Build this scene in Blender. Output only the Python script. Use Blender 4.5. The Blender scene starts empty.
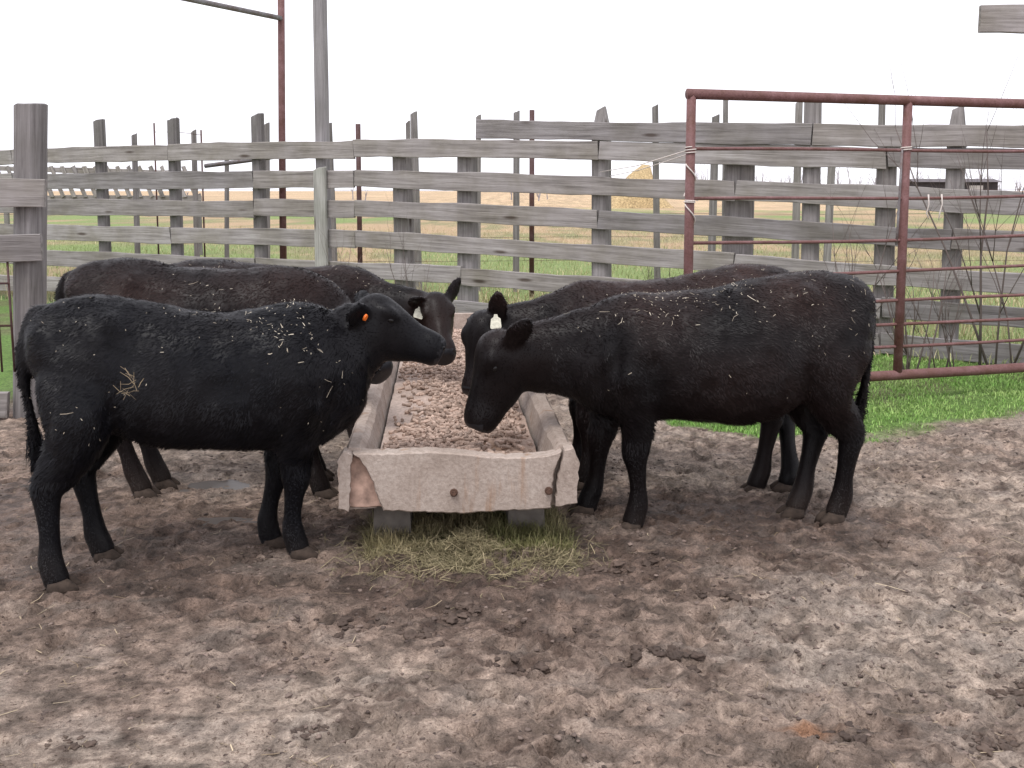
import bpy, math, random
import numpy as np
from mathutils import Vector, Matrix

R = math.radians
rng = np.random.default_rng(7)
random.seed(7)
SC = bpy.context.scene
COL = SC.collection

# ------------------------------------------------------------------ camera, sky, sun, exposure
CAM_H, FPX, PITCH = 1.5, 1050.0, R(6.0)
PY = 190 + FPX * math.tan(PITCH)          # picture row of the optical axis (horizon at row 190)
cd = bpy.data.cameras.new("camera")
cd.sensor_width = 36.0
cd.lens = 36.0 * FPX / 1024.0
cd.shift_y = -(384 - PY) / 1024.0
cd.clip_start = 0.05
cd.clip_end = 3000
cam = bpy.data.objects.new("camera", cd)
cam.location = (0, 0, CAM_H)
cam.rotation_euler = (math.pi / 2 - PITCH, 0, 0)
COL.objects.link(cam)
SC.camera = cam

SUN_EL, SUN_AZ = 62.0, 205.0          # sun high, behind the camera and a little to the left (azimuth from +Y clockwise)
world = bpy.data.worlds.new("World")
SC.world = world
world.use_nodes = True
wn, wl = world.node_tree.nodes, world.node_tree.links
wn.clear()
w_out = wn.new("ShaderNodeOutputWorld")
w_bg = wn.new("ShaderNodeBackground")
w_sky = wn.new("ShaderNodeTexSky")
w_sky.sky_type = 'NISHITA'
w_sky.sun_disc = False
w_sky.sun_elevation = R(SUN_EL)
w_sky.sun_rotation = R(SUN_AZ)
w_sky.dust_density = 4.0
w_mix = wn.new("ShaderNodeMix")
w_mix.data_type = 'RGBA'
w_mix.inputs[0].default_value = 0.9
w_tc = wn.new("ShaderNodeTexCoord")
w_no = wn.new("ShaderNodeTexNoise")
w_no.inputs["Scale"].default_value = 1.6
w_no.inputs["Detail"].default_value = 4
w_rp = wn.new("ShaderNodeValToRGB")
w_rp.color_ramp.elements[0].position = 0.3
w_rp.color_ramp.elements[0].color = (8.85, 8.8, 9.5, 1)
w_rp.color_ramp.elements[1].position = 0.75
w_rp.color_ramp.elements[1].color = (10.3, 10.15, 10.75, 1)
wl.new(w_tc.outputs["Generated"], w_no.inputs["Vector"])
wl.new(w_no.outputs["Fac"], w_rp.inputs["Fac"])
wl.new(w_sky.outputs["Color"], w_mix.inputs[6])
wl.new(w_rp.outputs["Color"], w_mix.inputs[7])
wl.new(w_mix.outputs[2], w_bg.inputs["Color"])
w_bg.inputs["Strength"].default_value = 0.115
wl.new(w_bg.outputs["Background"], w_out.inputs["Surface"])

sd = bpy.data.lights.new("sun", 'SUN')
sd.energy = 1.5
sd.angle = R(22)
sd.color = (1.0, 0.975, 0.945)
sun = bpy.data.objects.new("sun", sd)
az, el = R(SUN_AZ), R(SUN_EL)
sdir = Vector((math.sin(az) * math.cos(el), math.cos(az) * math.cos(el), math.sin(el)))
sun.rotation_euler = sdir.to_track_quat('Z', 'Y').to_euler()
sun.location = (0, 0, 30)
COL.objects.link(sun)
SC.view_settings.view_transform = 'Standard'
SC.view_settings.look = 'None'
SC.view_settings.exposure = 0.5
SC.view_settings.gamma = 1.0
SC.view_settings.use_curve_mapping = False


# ------------------------------------------------------------------ helpers
def PX(x, y, Y):
    """world point on the ray through photo pixel (x, y) at world distance Y"""
    k = (x - 512) / FPX
    t = -(y - PY) / FPX
    c, s = math.cos(PITCH), math.sin(PITCH)
    d = (k, c + t * s, -s + t * c)
    f = Y / d[1]
    return Vector((d[0] * f, Y, CAM_H + d[2] * f))


def PG(x, y):
    """ground point seen at photo pixel"""
    k = (x - 512) / FPX
    t = -(y - PY) / FPX
    c, s = math.cos(PITCH), math.sin(PITCH)
    d = (k, c + t * s, -s + t * c)
    f = -CAM_H / d[2]
    return Vector((d[0] * f, d[1] * f, 0))


def g2(x, y):
    p = PG(x, y); return (p.x, p.y)


def tag(o, label=None, cat=None, group=None, kind=None):
    if label: o["label"] = label
    if cat: o["category"] = cat
    if group: o["group"] = group
    if kind: o["kind"] = kind
    return o


def empty(name, loc=(0, 0, 0), rz=0.0):
    o = bpy.data.objects.new(name, None)
    o.empty_display_size = 0.1
    o.location = loc
    o.rotation_euler = (0, 0, rz)
    COL.objects.link(o)
    return o


def link(name, me, mat=None, parent=None):
    if mat is not None and len(me.materials) == 0:
        me.materials.append(mat)
    o = bpy.data.objects.new(name, me)
    COL.objects.link(o)
    if parent is not None:
        o.parent = parent
    return o


def mesh_np(name, V, F, colors=None, smooth=False):
    """fast mesh from arrays: V (n,3), F (m,k)"""
    V = np.ascontiguousarray(V, dtype=np.float32)
    F = np.ascontiguousarray(F, dtype=np.int32)
    me = bpy.data.meshes.new(name)
    m, k = F.shape
    me.vertices.add(len(V))
    me.vertices.foreach_set("co", V.ravel())
    me.loops.add(m * k)
    me.loops.foreach_set("vertex_index", F.ravel())
    me.polygons.add(m)
    me.polygons.foreach_set("loop_start", np.arange(0, m * k, k, dtype=np.int32))
    me.polygons.foreach_set("loop_total", np.full(m, k, dtype=np.int32))
    if smooth:
        me.polygons.foreach_set("use_smooth", np.ones(m, dtype=bool))
    me.update(calc_edges=True)
    if colors is not None:
        a = me.attributes.new("tint", 'FLOAT_COLOR', 'POINT')
        c = np.ones((len(V), 4), dtype=np.float32)
        c[:, :3] = colors
        a.data.foreach_set("color", c.ravel())
    return me


def mesh_py(name, V, F, smooth=False):
    me = bpy.data.meshes.new(name)
    me.from_pydata([tuple(v) for v in V], [], [tuple(f) for f in F])
    if smooth:
        for p in me.polygons: p.use_smooth = True
    me.update()
    return me


def _hash(ix, iy, iz, seed):
    h = (ix.astype(np.uint32) * np.uint32(374761393) + iy.astype(np.uint32) * np.uint32(668265263)
         + iz.astype(np.uint32) * np.uint32(2147483647) + np.uint32((seed * 1274126177) & 0xffffffff))
    h = (h ^ (h >> np.uint32(13))) * np.uint32(1274126177)
    h = (h ^ (h >> np.uint32(16))) * np.uint32(2246822519)
    h = h ^ (h >> np.uint32(15))
    return h.astype(np.float64) / 4294967295.0


def noise3(x, y, z, seed=0):
    """value noise about -1..1"""
    x, y, z = np.broadcast_arrays(np.asarray(x, float), np.asarray(y, float), np.asarray(z, float))
    ix, iy, iz = np.floor(x), np.floor(y), np.floor(z)
    fx, fy, fz = x - ix, y - iy, z - iz
    fx, fy, fz = [f * f * f * (f * (f * 6 - 15) + 10) for f in (fx, fy, fz)]
    ix, iy, iz = ix.astype(np.int64), iy.astype(np.int64), iz.astype(np.int64)
    r = 0
    for a in (0, 1):
        wa = fx if a else 1 - fx
        for b in (0, 1):
            wb = fy if b else 1 - fy
            for c in (0, 1):
                wc = fz if c else 1 - fz
                r = r + wa * wb * wc * _hash(ix + a, iy + b, iz + c, seed)
    return r * 2 - 1


def noise2(x, y, seed=0):
    x = np.asarray(x, float); y = np.asarray(y, float)
    ix, iy = np.floor(x), np.floor(y)
    fx, fy = x - ix, y - iy
    fx = fx * fx * fx * (fx * (fx * 6 - 15) + 10)
    fy = fy * fy * fy * (fy * (fy * 6 - 15) + 10)
    ix = ix.astype(np.int64); iy = iy.astype(np.int64)
    z = np.zeros_like(ix)
    a = _hash(ix, iy, z, seed); b = _hash(ix + 1, iy, z, seed)
    c = _hash(ix, iy + 1, z, seed); d = _hash(ix + 1, iy + 1, z, seed)
    return (a * (1 - fx) * (1 - fy) + b * fx * (1 - fy) + c * (1 - fx) * fy + d * fx * fy) * 2 - 1


def fbm2(x, y, seed=0, octv=4, gain=0.5):
    r, a, s = 0, 1.0, 0
    for i in range(octv):
        ca, sa = math.cos(0.6 * i), math.sin(0.6 * i)
        r = r + a * noise2((x * ca - y * sa) * 2 ** i + 17.3 * i, (x * sa + y * ca) * 2 ** i - 9.1 * i, seed + i)
        s += a; a *= gain
    return r / s


def sstep(a, b, x):
    t = np.clip((np.asarray(x, float) - a) / (b - a), 0, 1)
    return t * t * (3 - 2 * t)


# ------------------------------------------------------------------ materials
class NT:
    def __init__(s, name):
        s.m = bpy.data.materials.new(name)
        s.m.use_nodes = True
        s.n, s.l = s.m.node_tree.nodes, s.m.node_tree.links
        s.b = s.n["Principled BSDF"]
        s.b.inputs["Specular IOR Level"].default_value = 0.3

    def new(s, t, **kw):
        n = s.n.new(t)
        for k, v in kw.items():
            n.inputs[k].default_value = v
        return n

    def ramp(s, src, stops):
        r = s.n.new("ShaderNodeValToRGB")
        e = r.color_ramp.elements
        while len(e) < len(stops): e.new(0.5)
        for q, (p, c) in zip(e, stops):
            q.position = p
            q.color = (*c, 1) if len(c) == 3 else c
        s.l.new(src, r.inputs["Fac"])
        return r.outputs["Color"]

    def mul(s, a, b, fac=1.0, mode='MULTIPLY'):
        m = s.n.new("ShaderNodeMix"); m.data_type = 'RGBA'; m.blend_type = mode
        m.inputs[0].default_value = fac
        for i, v in ((6, a), (7, b)):
            if isinstance(v, tuple): m.inputs[i].default_value = (*v, 1)
            else: s.l.new(v, m.inputs[i])
        return m.outputs[2]

    def mixf(s, f, a, b):
        m = s.n.new("ShaderNodeMix"); m.data_type = 'RGBA'
        s.l.new(f, m.inputs[0])
        for i, v in ((6, a), (7, b)):
            if isinstance(v, tuple): m.inputs[i].default_value = (*v, 1)
            else: s.l.new(v, m.inputs[i])
        return m.outputs[2]

    def coord(s, scale=(1, 1, 1), rand=True):
        tc = s.n.new("ShaderNodeTexCoord")
        mp = s.n.new("ShaderNodeMapping")
        mp.inputs["Scale"].default_value = scale
        s.l.new(tc.outputs["Object"], mp.inputs["Vector"])
        if rand:
            oi = s.n.new("ShaderNodeObjectInfo")
            ml = s.n.new("ShaderNodeMath"); ml.operation = 'MULTIPLY'; ml.inputs[1].default_value = 40.0
            s.l.new(oi.outputs["Random"], ml.inputs[0])
            cb = s.n.new("ShaderNodeCombineXYZ")
            for i in range(3): s.l.new(ml.outputs[0], cb.inputs[i])
            s.l.new(cb.outputs[0], mp.inputs["Location"])
        return mp.outputs["Vector"]

    def noise(s, vec, scale, detail=4, rough=0.55, dist=0.0):
        n = s.n.new("ShaderNodeTexNoise")
        n.inputs["Scale"].default_value = scale
        n.inputs["Detail"].default_value = detail
        n.inputs["Roughness"].default_value = rough
        n.inputs["Distortion"].default_value = dist
        s.l.new(vec, n.inputs["Vector"])
        return n.outputs["Fac"]

    def bump(s, h, strength=0.4, dist=0.01):
        b = s.n.new("ShaderNodeBump")
        b.inputs["Strength"].default_value = strength
        b.inputs["Distance"].default_value = dist
        s.l.new(h, b.inputs["Height"])
        s.l.new(b.outputs["Normal"], s.b.inputs["Normal"])

    def col(s, c):
        if isinstance(c, tuple): s.b.inputs["Base Color"].default_value = (*c, 1)
        else: s.l.new(c, s.b.inputs["Base Color"])

    def rough(s, v):
        if isinstance(v, (int, float)): s.b.inputs["Roughness"].default_value = v
        else: s.l.new(v, s.b.inputs["Roughness"])


def wood_mat(name, dark, mid, light, stain, along=0):
    t = NT(name)
    sc = [34.0, 34.0, 34.0]; sc[along] = 1.6
    v = t.coord(tuple(sc))
    g = t.noise(v, 1.0, 6, 0.65, 0.4)
    c = t.ramp(g, [(0.28, dark), (0.5, mid), (0.75, light)])
    v2 = t.coord((1, 1, 1))
    bl = t.noise(v2, 2.3, 4, 0.6)
    st = t.ramp(bl, [(0.38, (0, 0, 0)), (0.68, (1, 1, 1))])
    c2 = t.mixf(st, c, t.mul(c, stain, 1.0))
    oi = t.n.new("ShaderNodeObjectInfo")
    rnd = t.ramp(oi.outputs["Random"], [(0, (0.78, 0.78, 0.8)), (0.5, (1.0, 0.98, 0.96)), (1, (1.12, 1.12, 1.12))])
    kn = t.n.new("ShaderNodeTexVoronoi")
    ks = [5.0, 5.0, 5.0]; ks[along] = 1.1
    kv = t.coord(tuple(ks))
    kn.inputs["Scale"].default_value = 1.0
    t.l.new(kv, kn.inputs["Vector"])
    kc = t.ramp(kn.outputs["Distance"], [(0.05, (0.35, 0.3, 0.27)), (0.12, (1, 1, 1))])
    t.col(t.mul(t.mul(c2, rnd), kc))
    t.rough(0.85)
    cr = [60.0, 60.0, 60.0]; cr[along] = 0.9
    crk = t.noise(t.coord(tuple(cr)), 1.0, 3, 0.5, 0.2)
    cm = t.ramp(crk, [(0.30, (0, 0, 0)), (0.38, (1, 1, 1))])
    t.bump(t.mul(g, cm), 0.7, 0.006)
    return t.m


M_BOARD = wood_mat("weathered_board", (0.155, 0.142, 0.14), (0.285, 0.265, 0.262), (0.41, 0.388, 0.388), (0.70, 0.69, 0.62), 0)
M_POST = wood_mat("weathered_post", (0.125, 0.115, 0.114), (0.23, 0.215, 0.212), (0.34, 0.322, 0.322), (0.72, 0.72, 0.68), 2)
M_POLE = wood_mat("grey_pole", (0.20, 0.19, 0.195), (0.31, 0.295, 0.30), (0.41, 0.395, 0.40), (0.8, 0.8, 0.78), 2)
M_PALE = wood_mat("pale_post", (0.23, 0.225, 0.215), (0.36, 0.355, 0.335), (0.48, 0.475, 0.46), (0.8, 0.83, 0.78), 2)


def pipe_mat(name, base, rust, light):
    t = NT(name)
    v = t.coord((1, 1, 1))
    a = t.noise(v, 9, 5, 0.65)
    c = t.ramp(a, [(0.3, rust), (0.55, base), (0.75, light)])
    f = t.noise(v, 70, 3, 0.6)
    t.col(t.mul(c, t.ramp(f, [(0.3, (0.75, 0.72, 0.7)), (0.6, (1.05, 1.05, 1.05))])))
    t.rough(0.62)
    t.bump(f, 0.25, 0.002)
    return t.m


M_PIPE = pipe_mat("red_oxide_pipe", (0.168, 0.084, 0.082), (0.12, 0.056, 0.044), (0.235, 0.135, 0.135))
M_ROD = pipe_mat("rusty_rod", (0.085, 0.045, 0.045), (0.07, 0.03, 0.02), (0.13, 0.08, 0.08))
M_GREYPIPE = pipe_mat("grey_pipe", (0.2, 0.19, 0.2), (0.14, 0.1, 0.09), (0.3, 0.3, 0.31))


def tint_mat(name, rough=0.8, noise_scale=0.0, spec=0.3, transl=0.0):
    t = NT(name)
    a = t.n.new("ShaderNodeAttribute"); a.attribute_name = "tint"
    c = a.outputs["Color"]
    if noise_scale:
        f = t.noise(t.coord((1, 1, 1), False), noise_scale, 4, 0.6)
        c = t.mul(c, t.ramp(f, [(0.3, (0.72, 0.72, 0.72)), (0.7, (1.2, 1.2, 1.2))]))
    t.col(c)
    t.rough(rough)
    t.b.inputs["Specular IOR Level"].default_value = spec
    return t.m


M_STRAW = tint_mat("straw", 0.7)
M_BLADE = tint_mat("grass_blade", 0.6, 0, 0.25)
M_FUR = tint_mat("cattle_hair", 0.42, 0, 0.14)
M_CLOD = tint_mat("manure_clod", 0.75, 30.0)
M_PELLET = tint_mat("feed_pellet", 0.85, 60.0, 0.15)
M_TWIG = NT("twig_bark"); M_TWIG.col((0.13, 0.105, 0.095)); M_TWIG.rough(0.85); M_TWIG = M_TWIG.m
M_TWINE = NT("twine"); M_TWINE.col((0.62, 0.56, 0.52)); M_TWINE.rough(0.8); M_TWINE = M_TWINE.m


def simple(name, c, rough=0.7, nscale=0, var=0.2, bump=0):
    t = NT(name)
    if nscale:
        f = t.noise(t.coord((1, 1, 1)), nscale, 5, 0.6)
        lo = tuple(x * (1 - var) for x in c); hi = tuple(min(1, x * (1 + var)) for x in c)
        t.col(t.ramp(f, [(0.3, lo), (0.7, hi)]))
        if bump: t.bump(f, 0.5, bump)
    else:
        t.col(c)
    t.rough(rough)
    return t.m


M_HOOF = simple("hoof_horn", (0.048, 0.034, 0.026), 0.9, 40, 0.4, 0.002)
M_EYE = simple("eye", (0.006, 0.005, 0.005), 0.28)
M_NOSE = simple("muzzle_skin", (0.014, 0.014, 0.017), 0.45, 120, 0.3, 0.001)
M_TAGW = simple("white_ear_tag", (0.56, 0.54, 0.44), 0.6, 60, 0.3)
M_TAGO = simple("orange_ear_tag", (0.75, 0.16, 0.02), 0.5)
M_BOLT = simple("rusty_bolt", (0.09, 0.05, 0.035), 0.7, 60, 0.4, 0.002)
M_SHED = simple("dark_shed", (0.045, 0.04, 0.045), 0.8, 3, 0.3)
M_BLOCK = simple("grey_block", (0.15, 0.132, 0.115), 0.9, 14, 0.35, 0.004)


def concrete_mat():
    t = NT("worn_concrete")
    v = t.coord((1, 1, 1), False)
    a = t.noise(v, 3.2, 6, 0.65)
    c = t.ramp(a, [(0.25, (0.26, 0.205, 0.17)), (0.5, (0.385, 0.318, 0.275)), (0.75, (0.47, 0.405, 0.36))])
    f = t.noise(v, 55, 4, 0.7)
    c = t.mul(c, t.ramp(f, [(0.3, (0.72, 0.70, 0.68)), (0.62, (1.06, 1.06, 1.06))]))
    sv = t.coord((9, 9, 1.2), False)
    s = t.noise(sv, 1.3, 4, 0.6)
    m = t.ramp(s, [(0.60, (0, 0, 0)), (0.74, (1, 1, 1))])
    c = t.mixf(m, c, t.mul(c, (0.80, 0.62, 0.48)))
    t.col(c)
    t.rough(0.9)
    t.bump(f, 0.6, 0.006)
    return t.m


M_CONC = concrete_mat()
M_RUSTSTAIN = simple("rust_stained_concrete", (0.40, 0.27, 0.215), 0.9, 18, 0.45, 0.004)


# ------------------------------------------------------------------ ground: one sheet to the horizon
FY0, FSL = 10.93, -0.49                   # fence line: Y = FY0 + FSL * X


def fence_y(X): return FY0 + FSL * np.asarray(X, float)


def steps(a, b, s0, s1):
    out = [a]
    while out[-1] < b:
        f = (out[-1] - a) / (b - a)
        out.append(out[-1] + s0 + (s1 - s0) * f)
    return out


def geo(a, b, s, g):
    out = []
    x = a
    while x < b:
        x += s; s *= g; out.append(x)
    return out


ys = steps(2.2, 6.5, 0.012, 0.022)
ys += geo(ys[-1], 1500, 0.026, 1.05)
ylow = [2.2 - v for v in geo(0, 60, 0.03, 1.16)][::-1]
ys = np.array(ylow + ys)
xd = np.arange(-4.4, 4.4001, 0.0165)
xe = np.array(geo(4.4, 1500, 0.02, 1.09))
xs = np.concatenate([-xe[::-1], xd, xe])
GX, GY = np.meshgrid(xs, ys)


def grass_mask(X, Y):
    """1 where turf grows: strip along the gate, everything past the board fence"""
    wob = 0.10 * fbm2(X * 2.2, Y * 2.2, 31, 3) + 0.1 * noise2(X * 7, Y * 7, 5)
    edge = np.interp(X, [0.6, 1.0, 1.5, 2.2, 2.8, 3.5, 6.0, 12], [9.8, 6.6, 6.25, 6.22, 6.55, 7.0, 8.0, 8.5])
    a = sstep(-0.10, 0.14, Y - edge + wob)
    b = sstep(-0.5, 0.1, Y - fence_y(X) + wob)
    c = sstep(-0.1, 0.5, -3.5 - X + wob) * sstep(6.8, 7.6, Y)
    return np.clip(np.maximum(np.maximum(a, b), c), 0, 1)


gm = grass_mask(GX, GY)
near = sstep(16, 9, GY) * sstep(9, 5.5, np.abs(GX))
pen = (1 - gm) * near
# how churned the mud is: firm and trodden flat in the left foreground, rougher near the trough and to the right
rough_f = np.clip(0.62 + 0.55 * fbm2(GX * 0.8, GY * 0.8, 3, 3) + 0.22 * sstep(-1.4, 0.6, GX) - 0.3 * sstep(-0.4, -1.3, GX) * sstep(3.9, 3.0, GY), 0.15, 1.1)
H = 0.035 * fbm2(GX * 0.55, GY * 0.55, 11, 3) * sstep(60, 15, GY)
lump = 1 - np.abs(fbm2(GX * 3.4, GY * 3.4, 21, 3)) * 2.2
H = H + pen * rough_f * 0.008 * (lump - 0.4)
cl = fbm2(GX * 9.5, GY * 9.5, 41, 3)
H = H + pen * rough_f * (0.020 * np.clip(cl - 0.0, 0, 1) ** 0.8 - 0.004)
cl2 = fbm2(GX * 17 + 5, GY * 17, 45, 2)
H = H + pen * (0.25 + 0.75 * rough_f) * 0.017 * np.clip(cl2 - 0.06, 0, 1) ** 0.7
H = H + pen * (0.004 + 0.009 * rough_f) * fbm2(GX * 27, GY * 27, 51, 2)
H = H + pen * (0.3 + 0.7 * rough_f) * 0.0065 * noise2(GX * 55, GY * 55, 61)
H = H + (gm * near) * 0.02 * fbm2(GX * 3, GY * 3, 71, 3)
# hoof prints
npit = 1500
pxs = rng.uniform(-4.2, 4.2, npit); pys = rng.uniform(2.3, 7.6, npit)
for i in range(npit):
    cx, cy = pxs[i], pys[i]
    pr = 0.55 + 0.5 * fbm2(np.array([cx * 0.8]), np.array([cy * 0.8]), 3, 3)[0] + (0.15 if cx > -0.5 else 0)
    if rng.random() > pr: continue
    i0, i1 = np.searchsorted(xs, [cx - 0.16, cx + 0.16]); j0, j1 = np.searchsorted(ys, [cy - 0.16, cy + 0.16])
    X, Y = GX[j0:j1, i0:i1], GY[j0:j1, i0:i1]
    a = rng.uniform(0, 6.28); u = (X - cx) * math.cos(a) + (Y - cy) * math.sin(a); v = -(X - cx) * math.sin(a) + (Y - cy) * math.cos(a)
    s = rng.uniform(0.8, 1.25)
    r = np.sqrt((u / (0.062 * s)) ** 2 + (v / (0.048 * s)) ** 2) + 0.16 * noise2(X * 24, Y * 24, i)
    split = np.exp(-(v / 0.009) ** 2) * (r < 0.9) * 0.5
    dep = rng.uniform(0.008, 0.026)
    d = -dep * (1 - sstep(0.7, 1.02, r)) * (1 - split) + dep * 0.42 * np.exp(-((r - 1.22) / 0.2) ** 2)
    H[j0:j1, i0:i1] += d * pen[j0:j1, i0:i1]
# a shallow wet hollow behind the front calf
PUD = []
for (qx, qy, rx, ry) in ((215, 486, 0.24, 0.15), (226, 518, 0.2, 0.08)):
    p = PG(qx, qy)
    r = np.sqrt(((GX - p.x) / rx) ** 2 + ((GY - p.y) / ry) ** 2) + 0.35 * fbm2(GX * 6, GY * 6, 77, 2)
    k = 1 - sstep(0.35, 1.25, r)
    H = H * (1 - 0.55 * k) - 0.02 * k
    PUD.append((p, rx, ry))

# moisture / dryness of the mud as its own pattern
dry = 0.5 + 0.9 * fbm2(GX * 0.75 + 3, GY * 1.1, 81, 4)
dry = dry + 0.42 * sstep(0.1, -1.2, GX) * sstep(4.4, 3.2, GY) + 0.18 * sstep(1.5, 3.0, GX) + 0.1 * sstep(3.4, 2.6, GY)
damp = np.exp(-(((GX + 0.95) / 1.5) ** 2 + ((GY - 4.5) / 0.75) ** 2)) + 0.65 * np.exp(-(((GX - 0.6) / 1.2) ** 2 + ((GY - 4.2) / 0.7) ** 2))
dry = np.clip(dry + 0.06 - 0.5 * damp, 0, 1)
spots = sstep(0.06, 0.30, fbm2(GX * 11, GY * 13.0, 91, 3)) * sstep(0.0, 0.35, 0.5 + fbm2(GX * 1.3, GY * 1.3, 95, 2))
pale = sstep(0.08, 0.32, fbm2(GX * 5.0 + 4, GY * 6.5, 99, 3))
c_dark = np.array([0.142, 0.101, 0.081]); c_mid = np.array([0.229, 0.173, 0.141]); c_dry = np.array([0.312, 0.253, 0.211])
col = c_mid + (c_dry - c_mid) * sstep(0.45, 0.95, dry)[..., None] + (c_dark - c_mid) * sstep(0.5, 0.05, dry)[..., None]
col = col * (1 - 0.42 * (spots * (0.45 + 0.55 * (1 - dry)))[..., None])
mott = fbm2(GX * 17, GY * 23, 93, 3)
col = col * (1 + 0.8 * np.clip(mott, -0.7, 0.7))[..., None]
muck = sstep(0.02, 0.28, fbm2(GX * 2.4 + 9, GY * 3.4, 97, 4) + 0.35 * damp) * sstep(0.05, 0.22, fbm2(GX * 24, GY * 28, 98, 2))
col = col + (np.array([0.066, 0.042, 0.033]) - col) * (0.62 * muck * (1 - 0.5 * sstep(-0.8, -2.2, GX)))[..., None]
col = col + (np.array([0.34, 0.295, 0.262]) - col) * (0.33 * pale * (0.35 + 0.65 * dry))[..., None]
# a sandy reddish patch in the foreground and orange-brown traces
p = PG(806, 735)
k = 1 - sstep(0.3, 1.1, np.sqrt(((GX - p.x) / 0.10) ** 2 + ((GY - p.y) / 0.05) ** 2) + 0.4 * fbm2(GX * 16, GY * 16, 13, 2))
col = col + (np.array([0.33, 0.17, 0.095]) - col) * (0.8 * k)[..., None]
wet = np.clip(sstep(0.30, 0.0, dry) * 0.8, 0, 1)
# turf and field beyond
gn = fbm2(GX * 0.25, GY * 0.12, 101, 4)
gn2 = fbm2(GX * 1.6, GY * 1.6, 105, 3)
g_green = np.array([0.13, 0.23, 0.055]); g_soil = np.array([0.17, 0.13, 0.09]); g_tan = np.array([0.42, 0.31, 0.19]); g_olive = np.array([0.25, 0.235, 0.12])
col = col * np.array([1.20, 1.22, 1.21])
gc = g_green + (g_soil - g_green) * (0.55 * sstep(0.0, 0.4, gn2))[..., None]
past = sstep(0.0, 1.5, GY - fence_y(GX))
fieldc = g_olive + (g_tan - g_olive) * sstep(-0.1, 0.3, gn + 0.5 * gn2)[..., None]
fieldc = fieldc + (np.array([0.19, 0.285, 0.085]) - fieldc) * (sstep(0.0, 0.28, -gn) * 0.8)[..., None]
far_t = sstep(62, 100, GY + 10 * fbm2(GX * 0.05, GY * 0.05, 111, 3))
fieldc = fieldc + (np.array([0.50, 0.37, 0.235]) * (1 + 0.5 * gn2[..., None]) - fieldc) * (0.9 * far_t)[..., None]
gc = gc * (1 - past[..., None]) + fieldc * past[..., None]
col = col * (1 - gm[..., None]) + gc * gm[..., None]
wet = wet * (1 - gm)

ny, nx = GX.shape
idx = np.arange(nx * ny).reshape(ny, nx)
F = np.stack([idx[:-1, :-1], idx[:-1, 1:], idx[1:, 1:], idx[1:, :-1]], -1).reshape(-1, 4)
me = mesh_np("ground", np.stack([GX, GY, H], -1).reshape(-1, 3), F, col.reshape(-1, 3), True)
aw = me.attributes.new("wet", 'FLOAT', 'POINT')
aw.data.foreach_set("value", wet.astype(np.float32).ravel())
t = NT("trodden_mud")
at = t.n.new("ShaderNodeAttribute"); at.attribute_name = "tint"
aw = t.n.new("ShaderNodeAttribute"); aw.attribute_name = "wet"
v = t.coord((1, 1, 1), False)
n1 = t.noise(v, 38, 6, 0.7)
n2 = t.noise(v, 150, 4, 0.7)
n3 = t.noise(v, 11, 5, 0.65)
c = t.mul(at.outputs["Color"], t.ramp(n1, [(0.30, (0.46, 0.44, 0.43)), (0.5, (0.98, 0.97, 0.96)), (0.70, (1.5, 1.48, 1.46))]))
c = t.mul(c, t.ramp(n2, [(0.28, (0.62, 0.6, 0.58)), (0.65, (1.22, 1.22, 1.22))]))
fl_ = t.noise(v, 62, 3, 0.75, 0.6)
c = t.mul(c, t.ramp(fl_, [(0.34, (0.40, 0.36, 0.34)), (0.44, (1, 1, 1)), (0.62, (1, 1, 1)), (0.72, (1.4, 1.38, 1.35))]))
c = t.mul(c, t.ramp(n3, [(0.3, (0.74, 0.72, 0.72)), (0.7, (1.2, 1.2, 1.2))]))
t.col(c)
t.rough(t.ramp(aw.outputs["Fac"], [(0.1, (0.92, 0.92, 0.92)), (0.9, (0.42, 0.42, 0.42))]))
t.bump(t.mul(n1, n2, 0.7), 1.0, 0.03)
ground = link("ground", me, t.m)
tag(ground, "churned brown mud of the cattle pen running out to grass and stubble field", "ground", kind="structure")


def gz(x, y):
    """height of the ground sheet (bilinear)"""
    x = np.atleast_1d(np.asarray(x, float)); y = np.atleast_1d(np.asarray(y, float))
    i = np.clip(np.searchsorted(xs, x) - 1, 0, nx - 2); j = np.clip(np.searchsorted(ys, y) - 1, 0, ny - 2)
    fx = (x - xs[i]) / (xs[i + 1] - xs[i]); fy = (y - ys[j]) / (ys[j + 1] - ys[j])
    return H[j, i] * (1 - fx) * (1 - fy) + H[j, i + 1] * fx * (1 - fy) + H[j + 1, i] * (1 - fx) * fy + H[j + 1, i + 1] * fx * fy


def gz1(x, y): return float(gz(x, y)[0])


# puddles: level water lying in the hollows
tw = NT("puddle_water"); tw.col((0.10, 0.085, 0.075)); tw.rough(0.3); tw.b.inputs["Specular IOR Level"].default_value = 0.5
tw.bump(tw.noise(tw.coord((1, 1, 1), False), 18, 3, 0.5), 0.12, 0.01)
for (p, rx, ry) in PUD:
    X = p.x + np.linspace(-rx, rx, 21); Y = p.y + np.linspace(-ry, ry, 21)
    mx, my = np.meshgrid(X, Y)
    lev = float(np.quantile(gz(mx.ravel(), my.ravel()), 0.36))
    n = 28
    ring = [(p.x + rx * 1.05 * math.cos(6.2832 * k / n) * (1 + 0.12 * math.sin(3 * k)), p.y + ry * 1.05 * math.sin(6.2832 * k / n) * (1 + 0.1 * math.cos(2.3 * k)), lev) for k in range(n)]
    o = link("puddle_water", mesh_py("puddle_water", ring, [tuple(range(n))]), tw.m)
    tag(o, "shallow puddle of muddy water lying between the calves' hooves", "water", kind="structure")


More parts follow.
